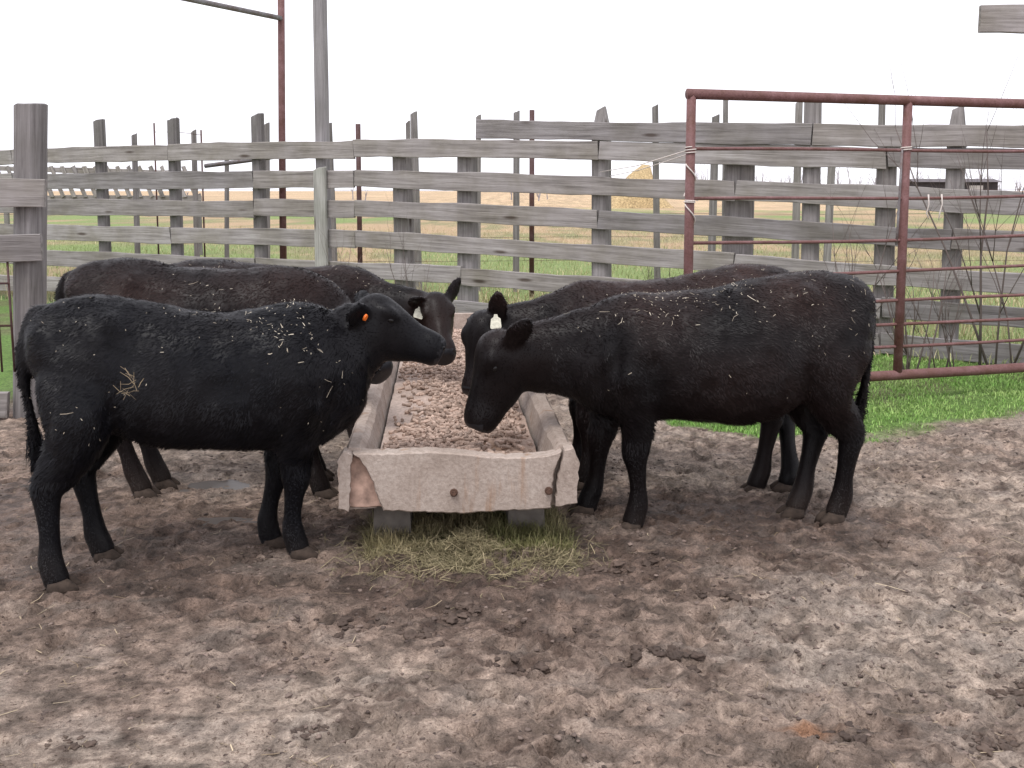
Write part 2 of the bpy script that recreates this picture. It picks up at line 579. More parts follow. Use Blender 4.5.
# ------------------------------------------------------------------ shapes
def loft(rings, V, F, cap=True):
    b = len(V)
    m = len(rings[0])
    for r in rings: V.extend([tuple(p) for p in r])
    for i in range(len(rings) - 1):
        for j in range(m):
            k = (j + 1) % m
            F.append((b + i * m + j, b + i * m + k, b + (i + 1) * m + k, b + (i + 1) * m + j))
    if cap:
        F.append(tuple(b + j for j in reversed(range(m))))
        F.append(tuple(b + (len(rings) - 1) * m + j for j in range(m)))


def catmull(P, n):
    """resample rows of P (k,d) with n points per span"""
    P = np.asarray(P, float)
    Q = np.vstack([2 * P[0] - P[1], P, 2 * P[-1] - P[-2]])
    out = []
    for i in range(1, len(Q) - 2):
        for t in np.linspace(0, 1, n, endpoint=False):
            a, b, c, d = Q[i - 1], Q[i], Q[i + 1], Q[i + 2]
            out.append(0.5 * (2 * b + (c - a) * t + (2 * a - 5 * b + 4 * c - d) * t * t + (3 * b - a - 3 * c + d) * t ** 3))
    out.append(P[-1])
    return np.array(out)


def tube(path, rad, sides=8):
    """round tube along points, radius scalar or list"""
    P = [Vector(p) for p in path]
    n = len(P)
    rad = [rad] * n if not hasattr(rad, "__len__") else rad
    V, F, rings = [], [], []
    ref = None
    for i in range(n):
        t = (P[min(i + 1, n - 1)] - P[max(i - 1, 0)]).normalized()
        if ref is None:
            ref = Vector((0, 0, 1)) if abs(t.z) < 0.9 else Vector((1, 0, 0))
        a = (ref - t * ref.dot(t)).normalized()
        ref = a
        b = t.cross(a)
        rings.append([P[i] + (a * math.cos(q) + b * math.sin(q)) * rad[i] for q in [2 * math.pi * j / sides for j in range(sides)]])
    loft(rings, V, F)
    return V, F


def tube_obj(name, path, rad, mat, parent=None, sides=8):
    V, F = tube(path, rad, sides)
    return link(name, mesh_py(name, V, F, True), mat, parent)


def board_mesh(L, h, th, seed, wav=0.006):
    """sawn plank: along x, height z (hanging below 0), thickness y; uneven edges and a slight bow"""
    r = random.Random(seed)
    n = max(6, int(L / 0.16))
    ph = r.uniform(0, 9)
    V, F, rings = [], [], []
    e0, e1 = r.uniform(-0.015, 0.015), r.uniform(-0.015, 0.015)
    bow = r.uniform(-0.012, 0.012)
    for i in range(n + 1):
        f = i / n
        x = -L / 2 + L * f
        top = wav * (math.sin(x * 2.1 + ph) + 0.6 * math.sin(x * 5.7 + ph * 2)) + r.uniform(-1, 1) * 0.0035
        bot = -h + wav * (math.sin(x * 1.7 + ph * 3) + 0.6 * math.sin(x * 6.3 + ph)) + r.uniform(-1, 1) * 0.0035
        y = bow * (1 - (2 * f - 1) ** 2) + 0.004 * math.sin(x * 3 + ph)
        dx0 = e0 if i == 0 else (e1 if i == n else 0)
        c = 0.005
        rings.append([(x + dx0, y - th / 2, bot + c), (x, y - th / 2 + c, bot), (x, y + th / 2 - c, bot), (x, y + th / 2, bot + c),
                      (x - dx0, y + th / 2, top - c), (x - dx0, y + th / 2 - c, top), (x - dx0, y - th / 2 + c, top), (x - dx0, y - th / 2, top - c)])
    loft(rings, V, F)
    return mesh_py("board", V, F)


def board(parent, x0, z0, x1, z1, h, th, y, seed, mat=None, name="board"):
    L = math.hypot(x1 - x0, z1 - z0)
    o = link(name, board_mesh(L, h, th, seed), mat or M_BOARD, parent)
    o.location = ((x0 + x1) / 2, y, (z0 + z1) / 2)
    o.rotation_euler = (0, -math.atan2(z1 - z0, x1 - x0), 0)
    return o


def post_mesh(w, d, h, seed, taper=0.94, slope=0.02, sides=14, square=3.0, under=0.15, neck=None):
    """rough post: rounded-square rings with splits and a weathered, sloping top"""
    r = random.Random(seed)
    V, F, rings = [], [], []
    n = max(5, int((h + under) / 0.22))
    lob = [r.uniform(0.93, 1.06) for _ in range(sides)]
    crack = r.randrange(sides)
    for i in range(n + 1):
        f = i / n
        z = -under + (h + under) * f
        k = 1 - (1 - taper) * f
        if neck and z > neck[0]: k *= neck[1]
        ring = []
        for j in range(sides):
            a = 2 * math.pi * j / sides
            ca, sa = math.cos(a), math.sin(a)
            q = (abs(ca) ** square + abs(sa) ** square) ** (-1 / square)
            q *= lob[j] * (1 + r.uniform(-0.012, 0.012)) * (0.88 if j == crack else 1)
            zz = z + (slope * ca + 0.3 * slope * r.uniform(-1, 1) if i == n else 0)
            ring.append((ca * q * w / 2 * k, sa * q * d / 2 * k, zz))
        rings.append(ring)
        if i == n:
            rings.append([(x * 0.9, y * 0.9, zz + 0.006) for x, y, zz in ring])
    loft(rings, V, F)
    return mesh_py("post", V, F)


def post(parent, x, y, w, d, h, seed, mat=None, name="post", z=0.0, lean=(0, 0), **kw):
    o = link(name, post_mesh(w, d, h, seed, **kw), mat or M_POST, parent)
    o.location = (x, y, z)
    o.rotation_euler = (lean[0], lean[1], 0)
    return o


# ------------------------------------------------------------------ the long board fence
FANG = math.atan(FSL); FC = math.cos(FANG)
fence = empty("board_fence", (0, FY0, 0), FANG)
tag(fence, "long weathered grey board fence with wooden posts behind the feeding cattle", "fence")


def sX(X): return X / FC


def rail_top(i, X):
    left = [2.05, 1.72, 1.385, 1.05, 0.70, 0.345][i]
    right = [1.84, 1.50, 1.16, 0.805, 0.51, 0.20][i]
    f = min(max((X + 0.84) / 4.87, 0), 1.35)
    return left + (right - left) * f


joints = [[-11.0, -6.7, -4.21, -1.75, 0.866, 3.30, 6.4], [-11.0, -6.7, -3.03, -1.75, 2.10, 4.6, 6.4], [-11.0, -6.7, -3.03, -1.75, 0.866, 3.80, 6.4],
          [-11.0, -6.7, -4.21, -1.75, 2.10, 6.4], [-11.0, -6.7, -3.03, -0.535, 2.1, 3.30, 6.4], [-11.0, -6.7, -4.21, -1.75, 0.866, 3.30, 6.4]]
sd_ = 100
for i in range(6):
    J = joints[i]
    for a, b in zip(J[:-1], J[1:]):
        sd_ += 1
        rj = random.Random(sd_)
        hh = 0.20 if b <= -1.7 else 0.185
        z0 = rail_top(i, a) + rj.uniform(-0.012, 0.012); z1 = rail_top(i, b) + rj.uniform(-0.012, 0.012)
        board(fence, sX(a) + 0.006, z0, sX(b) - 0.006, z1, hh * rj.uniform(0.93, 1.05), 0.042, rj.uniform(-0.006, 0.006), sd_)
for a, b in ((-0.37, 2.72), (2.72, 6.4)):        # extra board on top of the right-hand run
    sd_ += 1
    board(fence, sX(a) + 0.006, rail_top(0, a) + 0.195, sX(b) - 0.006, rail_top(0, b) + 0.197, 0.19, 0.042, -0.004, sd_)
PO = [(-10.2, .18, 2.35, {}), (-7.6, .18, 2.4, {}), (-6.62, .17, 2.45, {}), (-5.32, .165, 2.38, {}), (-4.21, .155, 2.36, {}), (-3.03, .165, 2.37, {}),
      (-1.242, .235, 1.99, {}), (-0.535, .245, 1.98, {}), (0.866, .19, 2.30, dict(neck=(2.12, 0.5))), (2.096, .32, 1.93, {}), (2.72, .165, 2.34, {}),
      (3.30, .18, 1.88, {}), (3.80, .16, 2.20, dict(neck=(2.13, 0.6))), (4.75, .17, 2.2, {}), (5.8, .17, 2.2, {})]
for k, (X, w, h, kw) in enumerate(PO):
    post(fence, sX(X), 0.028 + w * 0.42, w, min(w, 0.2) * 0.8, h, 300 + k, lean=(0, random.uniform(-0.012, 0.012)), **kw)
# pale short stake nailed on the front of the rails
post(fence, sX(-2.13), -0.075, 0.165, 0.09, 1.735, 350, M_PALE, name="stake")
# tall pole behind the rails
o = link("tall_pole", post_mesh(0.165, 0.165, 4.9, 360, taper=0.92, square=2.2), M_POLE)
Xp = -2.17
o.location = (Xp, float(fence_y(Xp)) + 0.15, 0)
tag(o, "tall grey wooden pole rising far above the board fence", "pole")

# ------------------------------------------------------------------ near fence at the left edge
lp = PG(30, 412)
nf = empty("board_fence", (lp.x, lp.y, 0), R(6))
tag(nf, "short run of thick grey rails on a stout split post beside the black calf's tail", "fence")
post(nf, 0, 0.0, 0.19, 0.18, 2.06, 401, lean=(0, 0.05), square=3.5, slope=0.008, taper=1.0)
for k, (yy, h) in enumerate(((178, 0.19), (233, 0.185), (388, 0.17))):
    z = PX(20, yy, lp.y).z
    board(nf, -3.2, z + 0.02, (0.2, 0.17, -0.1)[k], z, h, 0.05, -0.125, 410 + k)
for k, (xx, r_) in enumerate(((8, 0.008), (-4, 0.007), (-24, 0.007), (-52, 0.007), (-80, 0.007))):
    q = PX(xx, 262, lp.y - 0.12)
    lx = (q.x - lp.x)
    tube_obj("rod", [(lx, -0.13, 0.30), (lx - 0.012, -0.13, 1.1)], r_, M_ROD, nf, 6)
for zz in (0.62, 0.9):
    tube_obj("rod", [(-3.1, -0.142, zz), (-0.05, -0.142, zz - 0.01)], 0.007, M_ROD, nf, 6)
post(nf, -3.2, 0.0, 0.19, 0.18, 2.1, 402)

# ------------------------------------------------------------------ red pipe arch behind the fence
pa = empty("pipe_arch", (PX(281, 200, 12.6).x, 12.6, 0))
tag(pa, "tall dull red pipe upright with a cross pipe leading off above the fence", "pipe frame")
tube_obj("upright", [(0, 0, -0.2), (0.03, 0, 2.2), (0.07, 0, 4.6)], 0.042, M_PIPE, pa, 12)
tube_obj("cross_pipe", [(0.05, -0.03, 3.5), (-2.05, -3.75, 3.5)], 0.03, M_GREYPIPE, pa, 10)
tube_obj("upright", [(-2.05, -3.75, -0.2), (-2.05, -3.75, 3.6)], 0.042, M_PIPE, pa, 12)

# ------------------------------------------------------------------ red pipe gate
ga, gb = Vector((1.155, 6.86)), Vector((3.66, 7.60))
gang = math.atan2(gb.y - ga.y, gb.x - ga.x)
gate = empty("pipe_gate", (ga.x, ga.y, 0), gang)
tag(gate, "rust red pipe gate with thin horizontal rods standing on the grass before the fence", "gate")
GL = 4.6
ZT, ZB = 2.115, 0.20
tube_obj("top_pipe", [(-0.03, 0, ZT), (GL * 0.5, 0, ZT - 0.004), (GL, 0, ZT)], 0.034, M_PIPE, gate, 12)
tube_obj("bottom_pipe", [(0, 0, ZB), (GL * 0.5, 0, ZB), (GL, 0, ZB + 0.01)], 0.036, M_PIPE, gate, 12)
q = PX(907, 250, 7.25)
for k, gx in enumerate((0.0, 1.635, 3.1, GL)):
    tube_obj("stile", [(gx, 0, ZB + 0.002), (gx, 0, 1.2), (gx, 0, ZT - 0.002)], 0.031, M_PIPE, gate, 12)
for k, z in enumerate((1.765, 1.44, 1.15, 0.93, 0.72, 0.55, 0.395)):
    pts = [(GL * f, -0.002, z + 0.05 * f + 0.006 * math.sin(9 * f + k) - 0.012 * math.sin(math.pi * f)) for f in np.linspace(0, 1, 13)]
    tube_obj("rod", pts, 0.0115, M_PIPE, gate, 8)
hp = gate.matrix_basis @ Vector((GL + 0.2, 0.05, 0))
o = link("gate_post", post_mesh(0.22, 0.22, 2.5, 377, square=2.3), M_POST)
hp = Matrix.Translation((ga.x, ga.y, 0)) @ Matrix.Rotation(gang, 4, 'Z') @ Vector((GL + 0.24, 0.02, 0))
o.location = hp
tag(o, "round wooden post that the red pipe gate hangs from", "post")
# twine round the gate's free end and across to the board fence
gtop = Vector((ga.x, ga.y, 0))
p0 = PX(693, 150, ga.y); p1 = PX(600, 172, float(fence_y(0.87)) - 0.05)


def helix(c, r, z0, z1, turns, n=28):
    return [(c.x + r * math.cos(6.283 * turns * i / n + 3.6), c.y + r * math.sin(6.283 * turns * i / n + 3.6), z0 + (z1 - z0) * i / n) for i in range(n + 1)]


tw_ = empty("twine", (ga.x, ga.y, 0))
tag(tw_, "pale baling twine tied round the gate's end stile and stretched to the fence", "twine")
inv = Vector((ga.x, ga.y, 0))
loc = lambda pts: [tuple(Vector(p) - inv) for p in pts]
zz = p0.z
tube_obj("strand", loc([p0 + Vector((-0.03, -0.02, 0)), (p0 + p1) / 2 + Vector((0, 0, -0.02)), p1]), 0.004, M_TWINE, tw_, 5)
tube_obj("strand", loc([p0 + Vector((-0.03, -0.02, -0.025)), (p0 + p1) / 2 + Vector((0.02, 0, -0.055)), p1 + Vector((0.1, 0, -0.04))]), 0.0035, M_TWINE, tw_, 5)
tube_obj("loop", loc(helix(gtop, 0.035, zz - 0.02, zz + 0.02, 2.2)), 0.004, M_TWINE, tw_, 5)
tube_obj("loop", loc(helix(gtop, 0.035, zz - 0.09, zz - 0.30, 0.9)), 0.005, M_TWINE, tw_, 5)
tube_obj("loop", loc(helix(gtop, 0.035, zz - 0.325, zz - 0.34, 1.6)), 0.0045, M_TWINE, tw_, 5)
tube_obj("loop", loc(helix(gtop, 0.036, zz - 0.35, zz - 0.55, 0.8)), 0.005, M_TWINE, tw_, 5)
GM = Matrix.Translation((ga.x, ga.y, 0)) @ Matrix.Rotation(gang, 4, 'Z')
st = GM @ Vector((1.635, 0, 0))
tb = empty("twine", (st.x, st.y, 0))
tag(tb, "white cord knotted high on the gate's middle stile with a hanging tail", "twine")
tube_obj("loop", [tuple(Vector(p) - st) for p in helix(st, 0.036, 1.775, 1.80, 1.7)], 0.0045, M_TWINE, tb, 5)
tube_obj("hanging_tail", [(-0.036, -0.022, 1.78), (-0.042, -0.025, 1.5), (-0.046, -0.02, 1.25), (-0.05, -0.02, 1.12)], 0.009, M_GREYPIPE, tb, 6)
for k, gx in enumerate((1.82, 1.93)):
    b_ = GM @ Vector((gx, -0.015, 0))
    z0 = 1.44 + 0.05 * gx / GL
    o = tube_obj("twine_scrap", [(0, 0, 0.01), (0.004, -0.006, -0.06), (-0.008, 0, -0.12), (0.014 * (1 - 2 * k), 0, -0.17)], [0.006, 0.004, 0.005, 0.003], M_TWINE, None, 5)
    o.location = (b_.x, b_.y, z0)
    tag(o, ("frayed white twine scrap hanging from a gate rod, beside the middle stile", "thin twine scrap dangling from a gate rod, farther from the middle stile")[k], "twine")

# plank overhead at the right, carried by a tall post outside the frame
hb = empty("overhead_plank", (4.95, 8.2, 0))
tag(hb, "grey plank end jutting into the white sky above the gate", "plank")
pz = PX(1000, 8, 8.2).z
board(hb, PX(973, 20, 8.2).x - 4.95, pz + 0.005, 0.9, pz + 0.005, 0.205, 0.045, -0.11, 777)
post(hb, 0, 0.0, 0.17, 0.17, pz + 0.25, 778)

# ------------------------------------------------------------------ things past the fence
wf = empty("wire_fence", (0, 15.5, 0))
tag(wf, "row of thin uneven posts and wire standing in the field past the board fence", "fence")
FPS = [(133, 135, 6), (193, 131, 6), (223, 158, 5), (263, 124, 7), (333, 124, 6), (410, 122, 5), (417, 113, 8), (477, 116, 6), (516, 112, 7), (660, 106, 7),
       (714, 116, 8), (728, 97, 6), (800, 102, 8), (830, 150, 8), (885, 100, 8), (-40, 120, 7), (1060, 118, 7)]
for k, (x, y, w) in enumerate(FPS):
    q = PX(x, y, 15.5 + random.uniform(-0.4, 0.4))
    post(wf, q.x, q.y - 15.5, w * 0.0142, w * 0.0142, q.z, 500 + k, sides=9, square=2.4, lean=(0, random.uniform(-0.03, 0.03)))
for z in (0.45, 0.8, 1.15, 1.5):
    tube_obj("wire", [(x, 0.12, z + 0.01 * math.sin(x)) for x in np.linspace(-10, 10, 21)], 0.0025, M_ROD, wf, 4)
for k, (x, y) in enumerate(((358, 124), (532, 110))):
    q = PX(x, y, 14.6)
    o = tube_obj("steel_post", [(0, 0, -0.2), (0, 0, q.z)], 0.035, M_ROD, None, 8)
    o.location = (q.x, q.y, 0)
    tag(o, ("dark rusty steel post in the field, beside the tall pole", "dark rusty steel post in the field, beyond the end of the top board")[k], "post")
for k, (x, y) in enumerate(((154, 123), (201, 130))):
    q = PX(x, y, 14.2)
    o = tube_obj("thin_rod", [(0, 0, -0.1), (0, 0, q.z)], 0.012, M_ROD, None, 6)
    o.location = (q.x, q.y, 0)
    tag(o, ("thin upright rod with a wire, farther from the red pipe upright", "thin upright rod with a wire, closer to the red pipe upright")[k], "rod")
qa, qb = PX(154, 132, 14.2), PX(201, 135, 14.2)
o = tube_obj("slack_wire", [tuple(qa + Vector((0.0, 0, 0)) - qa), tuple((qa + qb) / 2 + Vector((0, 0, 0.02)) - qa), tuple(qb - qa)], 0.004, M_ROD, None, 5)
o.location = qa
tag(o, "slack wire strung between two thin upright rods behind the fence", "wire")
qa, qb = PX(205, 166, 13.6), PX(312, 152, 13.3)
o = tube_obj("sloping_pipe", [(0, 0, 0), tuple(qb - qa)], 0.028, M_GREYPIPE, None, 8)
o.location = qa
tag(o, "grey pipe sloping up behind the fence towards the tall pole", "pipe")
# slatted rack far left
sr = empty("slatted_rack", (PX(100, 190, 24).x, 24, 0))
tag(sr, "long weathered slatted hay rack with slanting bars far behind the fence", "hay rack")
for zz in (1.38, 2.05):
    board(sr, -2.3, zz, 2.3, zz - (0.0 if zz < 2 else 0.12), 0.12, 0.08, 0, int(600 + zz * 10))
for k in range(18):
    x = -2.15 + k * 0.25
    board(sr, x - 0.13, 2.05, x + 0.13, 1.36, 0.09, 0.03, -0.06 + 0.0 * k, 620 + k, name="slat")
for x in (-2.2, 0, 2.2):
    post(sr, x, 0.1, 0.12, 0.12, 1.4, 640 + int(x * 3))
# hay heap
hq = PX(640, 188, 90.0)
hx = np.linspace(-1.9, 1.5, 60); hy = np.linspace(-1.3, 1.3, 40)
mx, my = np.meshgrid(hx, hy)
pr = np.interp(mx, [-1.9, -1.2, -0.5, 0.15, 0.42, 0.7, 1.5], [0, 0.75, 1.5, 2.0, 1.95, 0.9, 0])
mz = pr * np.clip(1 - (my / 1.25) ** 2, 0, 1) ** 0.7 + 0.10 * fbm2(mx * 3, my * 3, 221, 3) - 0.08
idx2 = np.arange(mx.size).reshape(mx.shape)
Fq = np.stack([idx2[:-1, :-1], idx2[:-1, 1:], idx2[1:, 1:], idx2[1:, :-1]], -1).reshape(-1, 4)
o = link("haystack", mesh_np("haystack", np.stack([mx, my, mz], -1).reshape(-1, 3), Fq, None, True), simple("heaped_hay", (0.40, 0.30, 0.165), 0.95, 14, 0.5, 0.08))
o.location = (hq.x, 90.0, 0)
o.scale = (1.9, 1.9, 1.95)
tag(o, "tan haystack far out in the stubble field, seen past the gate's end stile", "haystack")
# long low shed on the horizon
sq = PX(950, 186, 95)
sh = empty("low_shed", (sq.x, 95, 0))
tag(sh, "long low dark shed far off across the stubble field", "shed")
V, F = [], []
loft([[(-3.6, -1.5, 0), (-3.6, 1.5, 0), (-3.6, 1.5, 2.2), (-3.6, -1.5, 2.2)], [(3.6, -1.5, 0), (3.6, 1.5, 0), (3.6, 1.5, 2.2), (3.6, -1.5, 2.2)]], V, F)
link("wall", mesh_py("wall", V, F), M_SHED, sh)
V, F = [], []
loft([[(-3.9, -1.9, 2.2), (-3.9, 1.9, 2.2), (-3.9, 0.0, 2.5)], [(3.9, -1.9, 2.2), (3.9, 1.9, 2.2), (3.9, 0.0, 2.5)]], V, F)
link("roof", mesh_py("roof", V, F), simple("shed_roof", (0.10, 0.085, 0.09), 0.7, 2, 0.3), sh)
V, F = [], []
loft([[(1.1, -1.53, 0), (1.1, -1.505, 0), (1.1, -1.505, 1.9), (1.1, -1.53, 1.9)], [(2.3, -1.53, 0), (2.3, -1.505, 0), (2.3, -1.505, 1.9), (2.3, -1.53, 1.9)]], V, F)
link("door", mesh_py("door", V, F), simple("shed_door", (0.5, 0.48, 0.48), 0.8), sh)


# ------------------------------------------------------------------ bare shrubs and the far tree line
def branch(V, F, p, d, L, r, depth, rr, kids=3, sides=5, spread=0.6, up=0.12):
    n = 4
    pts, rad = [p], [r]
    q = p.copy(); dd = d.copy()
    for i in range(n):
        dd = (dd + Vector((rr.uniform(-1, 1), rr.uniform(-1, 1), rr.uniform(-0.4, 1) * 0.6)) * 0.16 + Vector((0, 0, up * 0.3))).normalized()
        q = q + dd * (L / n)
        pts.append(q.copy()); rad.append(r * (1 - 0.7 * (i + 1) / n))
    v, f = tube(pts, rad, sides)
    b = len(V); V.extend(v); F.extend([tuple(b + i for i in ff) for ff in f])
    if depth > 0:
        for k in range(kids):
            i = rr.randint(1, n)
            nd = (dd + Vector((rr.uniform(-1, 1), rr.uniform(-1, 1), rr.uniform(-0.3, 0.8))) * spread).normalized()
            branch(V, F, pts[i], nd, L * rr.uniform(0.45, 0.7), rad[i] * 0.7, depth - 1, rr, kids, max(3, sides - 1), spread, up)


def shrub(name, x, y, stems, h, seed, label, depth=2, lean=(0, 0), r=0.009):
    rr = random.Random(seed)
    e = empty(name, (x, y, gz1(x, y)))
    tag(e, label, "shrub", "bare shrubs and saplings along the board fence")
    for k in range(stems):
        V, F = [], []
        d = Vector((rr.uniform(-0.28, 0.28) + lean[0], rr.uniform(-0.2, 0.2) + lean[1], 1)).normalized()
        branch(V, F, Vector((rr.uniform(-0.1, 0.1), rr.uniform(-0.08, 0.08), -0.03)), d, h * rr.uniform(0.75, 1.1), r * rr.uniform(0.7, 1.2), depth, rr)
        link("stem", mesh_py("stem", V, F, True), M_TWIG, e)


shrub("bare_sapling", PX(995, 300, 8.6).x, 8.6, 3, 2.1, 41, "tall bare sapling whose twigs rise above the gate's top pipe", 2, (-0.05, 0), 0.013)
shrub("bare_sapling", PX(1015, 300, 8.45).x, 8.45, 2, 1.9, 42, "slim bare sapling with crooked twigs growing nearer the gate post", 2, (0.02, 0), 0.011)
shrub("bare_shrub", PX(918, 330, 8.2).x, 8.2, 5, 0.95, 43, "low leafless shrub right behind the gate's middle stile", 2)
shrub("bare_shrub", PX(945, 330, 8.5).x, 8.5, 4, 0.8, 44, "low leafless shrub between the gate's middle stile and the fence post with a stubby top", 2)
shrub("bare_shrub", PX(858, 280, 9.05).x, 9.05, 4, 1.35, 45, "leafless shrub rising behind the rump of the brown-black calf", 2)
shrub("bare_shrub", PX(415, 280, 11.0).x, 11.0, 4, 0.95, 46, "leafless weed stalks beside the wide fence post near the pale stake", 2, (0, 0), 0.006)
shrub("bare_shrub", PX(350, 280, 11.5).x, 11.5, 3, 1.0, 47, "thin leafless stalks just past the pale stake", 1, (0, 0), 0.006)
shrub("bare_shrub", PX(655, 260, 11.0).x, 11.0, 4, 0.8, 48, "leafless weeds in the field past the fence, close to the gate's end stile", 2, (0, 0), 0.006)

V, F = [], []
rr = random.Random(91)
for k in range(150):
    x = rr.choice([rr.uniform(25, 75), rr.uniform(25, 75), rr.uniform(-150, 150), rr.uniform(70, 110)])
    y = 150 + rr.uniform(-10, 25)
    branch(V, F, Vector((x, y, -0.2)), Vector((rr.uniform(-0.15, 0.15), 0, 1)).normalized(), rr.uniform(2.0, 4.6) * (1.0 if 20 < x < 115 else 0.5), 0.11, 2, rr, 4, 4, 0.7, 0.1)
o = link("distant_tree_line", mesh_py("distant_tree_line", V, F), simple("far_bark", (0.30, 0.285, 0.31), 0.9))
tag(o, "thin leafless wood along the horizon past the stubble field", "trees", kind="stuff")


# ------------------------------------------------------------------ feed trough
TF = PX(460, 480, 4.25)
TANG = math.atan(0.069)
trough = empty("feed_trough", (TF.x, 4.25, 0), TANG)
tag(trough, "long worn concrete feed trough on blocks with a broken front corner", "feed trough")
TL, HW, ZT0, ZB0 = 4.55, 0.475, 0.452, 0.19


def wall_mesh(sgn, seed):
    r = random.Random(seed)
    V, F, rings = [], [], []
    n = 60
    for i in range(n + 1):
        y = TL * i / n
        j = lambda a: r.uniform(-a, a)
        tz = ZT0 + 0.006 * math.sin(y * 4 + seed) + j(0.005)
        prof = [(HW - 0.01 + j(0.002), ZB0), (HW + j(0.003), 0.30), (HW + j(0.003), tz - 0.03), (HW - 0.02 + j(0.004), tz), (HW - 0.06 + j(0.005), tz + j(0.003)),
                (HW - 0.085 + j(0.004), tz - 0.025), (HW - 0.12, 0.28), (HW - 0.13, ZB0 + 0.003)]
        rings.append([(sgn * x, y, z) for x, z in prof])
    loft(rings, V, F)
    return mesh_py("side_wall", V, F)


link("side_wall", wall_mesh(-1, 3), M_CONC, trough)
link("side_wall", wall_mesh(1, 4), M_CONC, trough)
V, F = [], []
loft([[(-0.345, 0.02, ZB0 + 0.006), (0.345, 0.02, ZB0 + 0.006), (0.345, 0.02, 0.25), (-0.345, 0.02, 0.25)], [(-0.345, TL - 0.02, ZB0 + 0.006), (0.345, TL - 0.02, ZB0 + 0.006), (0.345, TL - 0.02, 0.25), (-0.345, TL - 0.02, 0.25)]], V, F)
link("floor_slab", mesh_py("floor_slab", V, F), M_CONC, trough)


def panel(outline, y0, y1, name, mat, seed, jit=0.003):
    """broken slab: jagged outline in x-z, extruded in y, edges chamfered"""
    r = random.Random(seed)
    P = []
    for a, b in zip(outline, outline[1:] + outline[:1]):
        n = max(1, int(math.hypot(b[0] - a[0], b[1] - a[1]) / 0.018))
        for i in range(n):
            f = i / n
            P.append((a[0] + (b[0] - a[0]) * f + r.uniform(-jit, jit), a[1] + (b[1] - a[1]) * f + r.uniform(-jit, jit)))
    cx = sum(p[0] for p in P) / len(P); cz = sum(p[1] for p in P) / len(P)
    ins = [(cx + (x - cx) * 0.985, cz + (z - cz) * 0.95) for x, z in P]
    V, F = [], []
    loft([[(x, y0, z) for x, z in ins], [(x, y0 + 0.009, z) for x, z in P], [(x, y1 - 0.009, z) for x, z in P], [(x, y1, z) for x, z in ins]], V, F)
    return link(name, mesh_py(name, V, F), mat, trough)


panel([(-0.435, 0.438), (-0.415, 0.425), (-0.375, 0.365), (-0.315, 0.195), (0.0, 0.178), (0.375, 0.19), (0.385, 0.33), (0.42, 0.432), (0.38, 0.418), (0.25, 0.408), (0.12, 0.412), (0.0, 0.428), (-0.12, 0.44), (-0.28, 0.436)],
      -0.055, 0.035, "end_panel", M_CONC, 11)
panel([(0.392, 0.20), (0.482, 0.212), (0.488, 0.40), (0.462, 0.455), (0.43, 0.44), (0.402, 0.33)], -0.066, 0.04, "broken_corner", M_CONC, 12, 0.004)
panel([(-0.47, 0.20), (-0.28, 0.20), (-0.33, 0.42), (-0.46, 0.42)], -0.012, 0.03, "rusty_recess", M_RUSTSTAIN, 13)
panel([(-0.495, 0.20), (-0.455, 0.19), (-0.44, 0.43), (-0.475, 0.45), (-0.497, 0.41)], -0.045, 0.03, "broken_corner", M_CONC, 14, 0.004)
V, F = [], []
loft([[(-0.45, TL - 0.08, ZB0), (0.45, TL - 0.08, ZB0), (0.45, TL - 0.08, 0.47), (-0.45, TL - 0.08, 0.47)], [(-0.45, TL, ZB0), (0.45, TL, ZB0), (0.45, TL, 0.47), (-0.45, TL, 0.47)]], V, F)
link("end_panel", mesh_py("end_panel", V, F), M_CONC, trough)
for (bx, bz) in ((453, 492), (548, 492)):
    q = PX(bx, bz, 4.2)
    lx, lz = q.x - TF.x, q.z
    V, F = [], []
    for rr_, d0, d1, sd2 in ((0.017, 0.012, 0.0, 14), (0.010, 0.022, 0.012, 6)):
        loft([[(lx + math.cos(a) * rr_, -0.055 - d1 + 0.002, lz + math.sin(a) * rr_) for a in np.linspace(0, 6.2832, sd2, endpoint=False)],
              [(lx + math.cos(a) * rr_ * 0.9, -0.055 - d0, lz + math.sin(a) * rr_ * 0.9) for a in np.linspace(0, 6.2832, sd2, endpoint=False)]], V, F)
    b_ = link("bolt", mesh_py("bolt", V, F), M_BOLT, trough)
for k, yb in enumerate((0.16, 1.5, 2.9, 4.1)):
    for s in (-1, 1):
        V, F = [], []
        x0, x1 = s * 0.29 - 0.075, s * 0.29 + 0.075
        loft([[(x0 - 0.012, yb, -0.08), (x1 + 0.012, yb, -0.08), (x1 + 0.012, yb + 0.28, -0.08), (x0 - 0.012, yb + 0.28, -0.08)],
              [(x0, yb + 0.005, 0.17), (x1, yb + 0.005, 0.17), (x1, yb + 0.275, 0.17), (x0, yb + 0.275, 0.17)],
              [(x0 + 0.012, yb + 0.015, ZB0 + 0.002), (x1 - 0.012, yb + 0.015, ZB0 + 0.002), (x1 - 0.012, yb + 0.265, ZB0 + 0.002), (x0 + 0.012, yb + 0.265, ZB0 + 0.002)]], V, F)
        link("support_block", mesh_py("support_block", V, F), M_BLOCK, trough)


# feed: dusty meal heap and range pellets lying on it
def feed_z(x, y):
    hump = 0.055 * np.exp(-((x - 0.04) / 0.24) ** 2) * (0.4 + 0.6 * sstep(0.2, 1.0, y)) * (1 - 0.6 * sstep(3.2, 4.4, y))
    return 0.325 + hump + 0.012 * fbm2(x * 6, y * 6, 201, 3) + 0.004 * noise2(x * 30, y * 30, 205) - 0.02 * sstep(0.22, 0.36, np.abs(x)) * 0


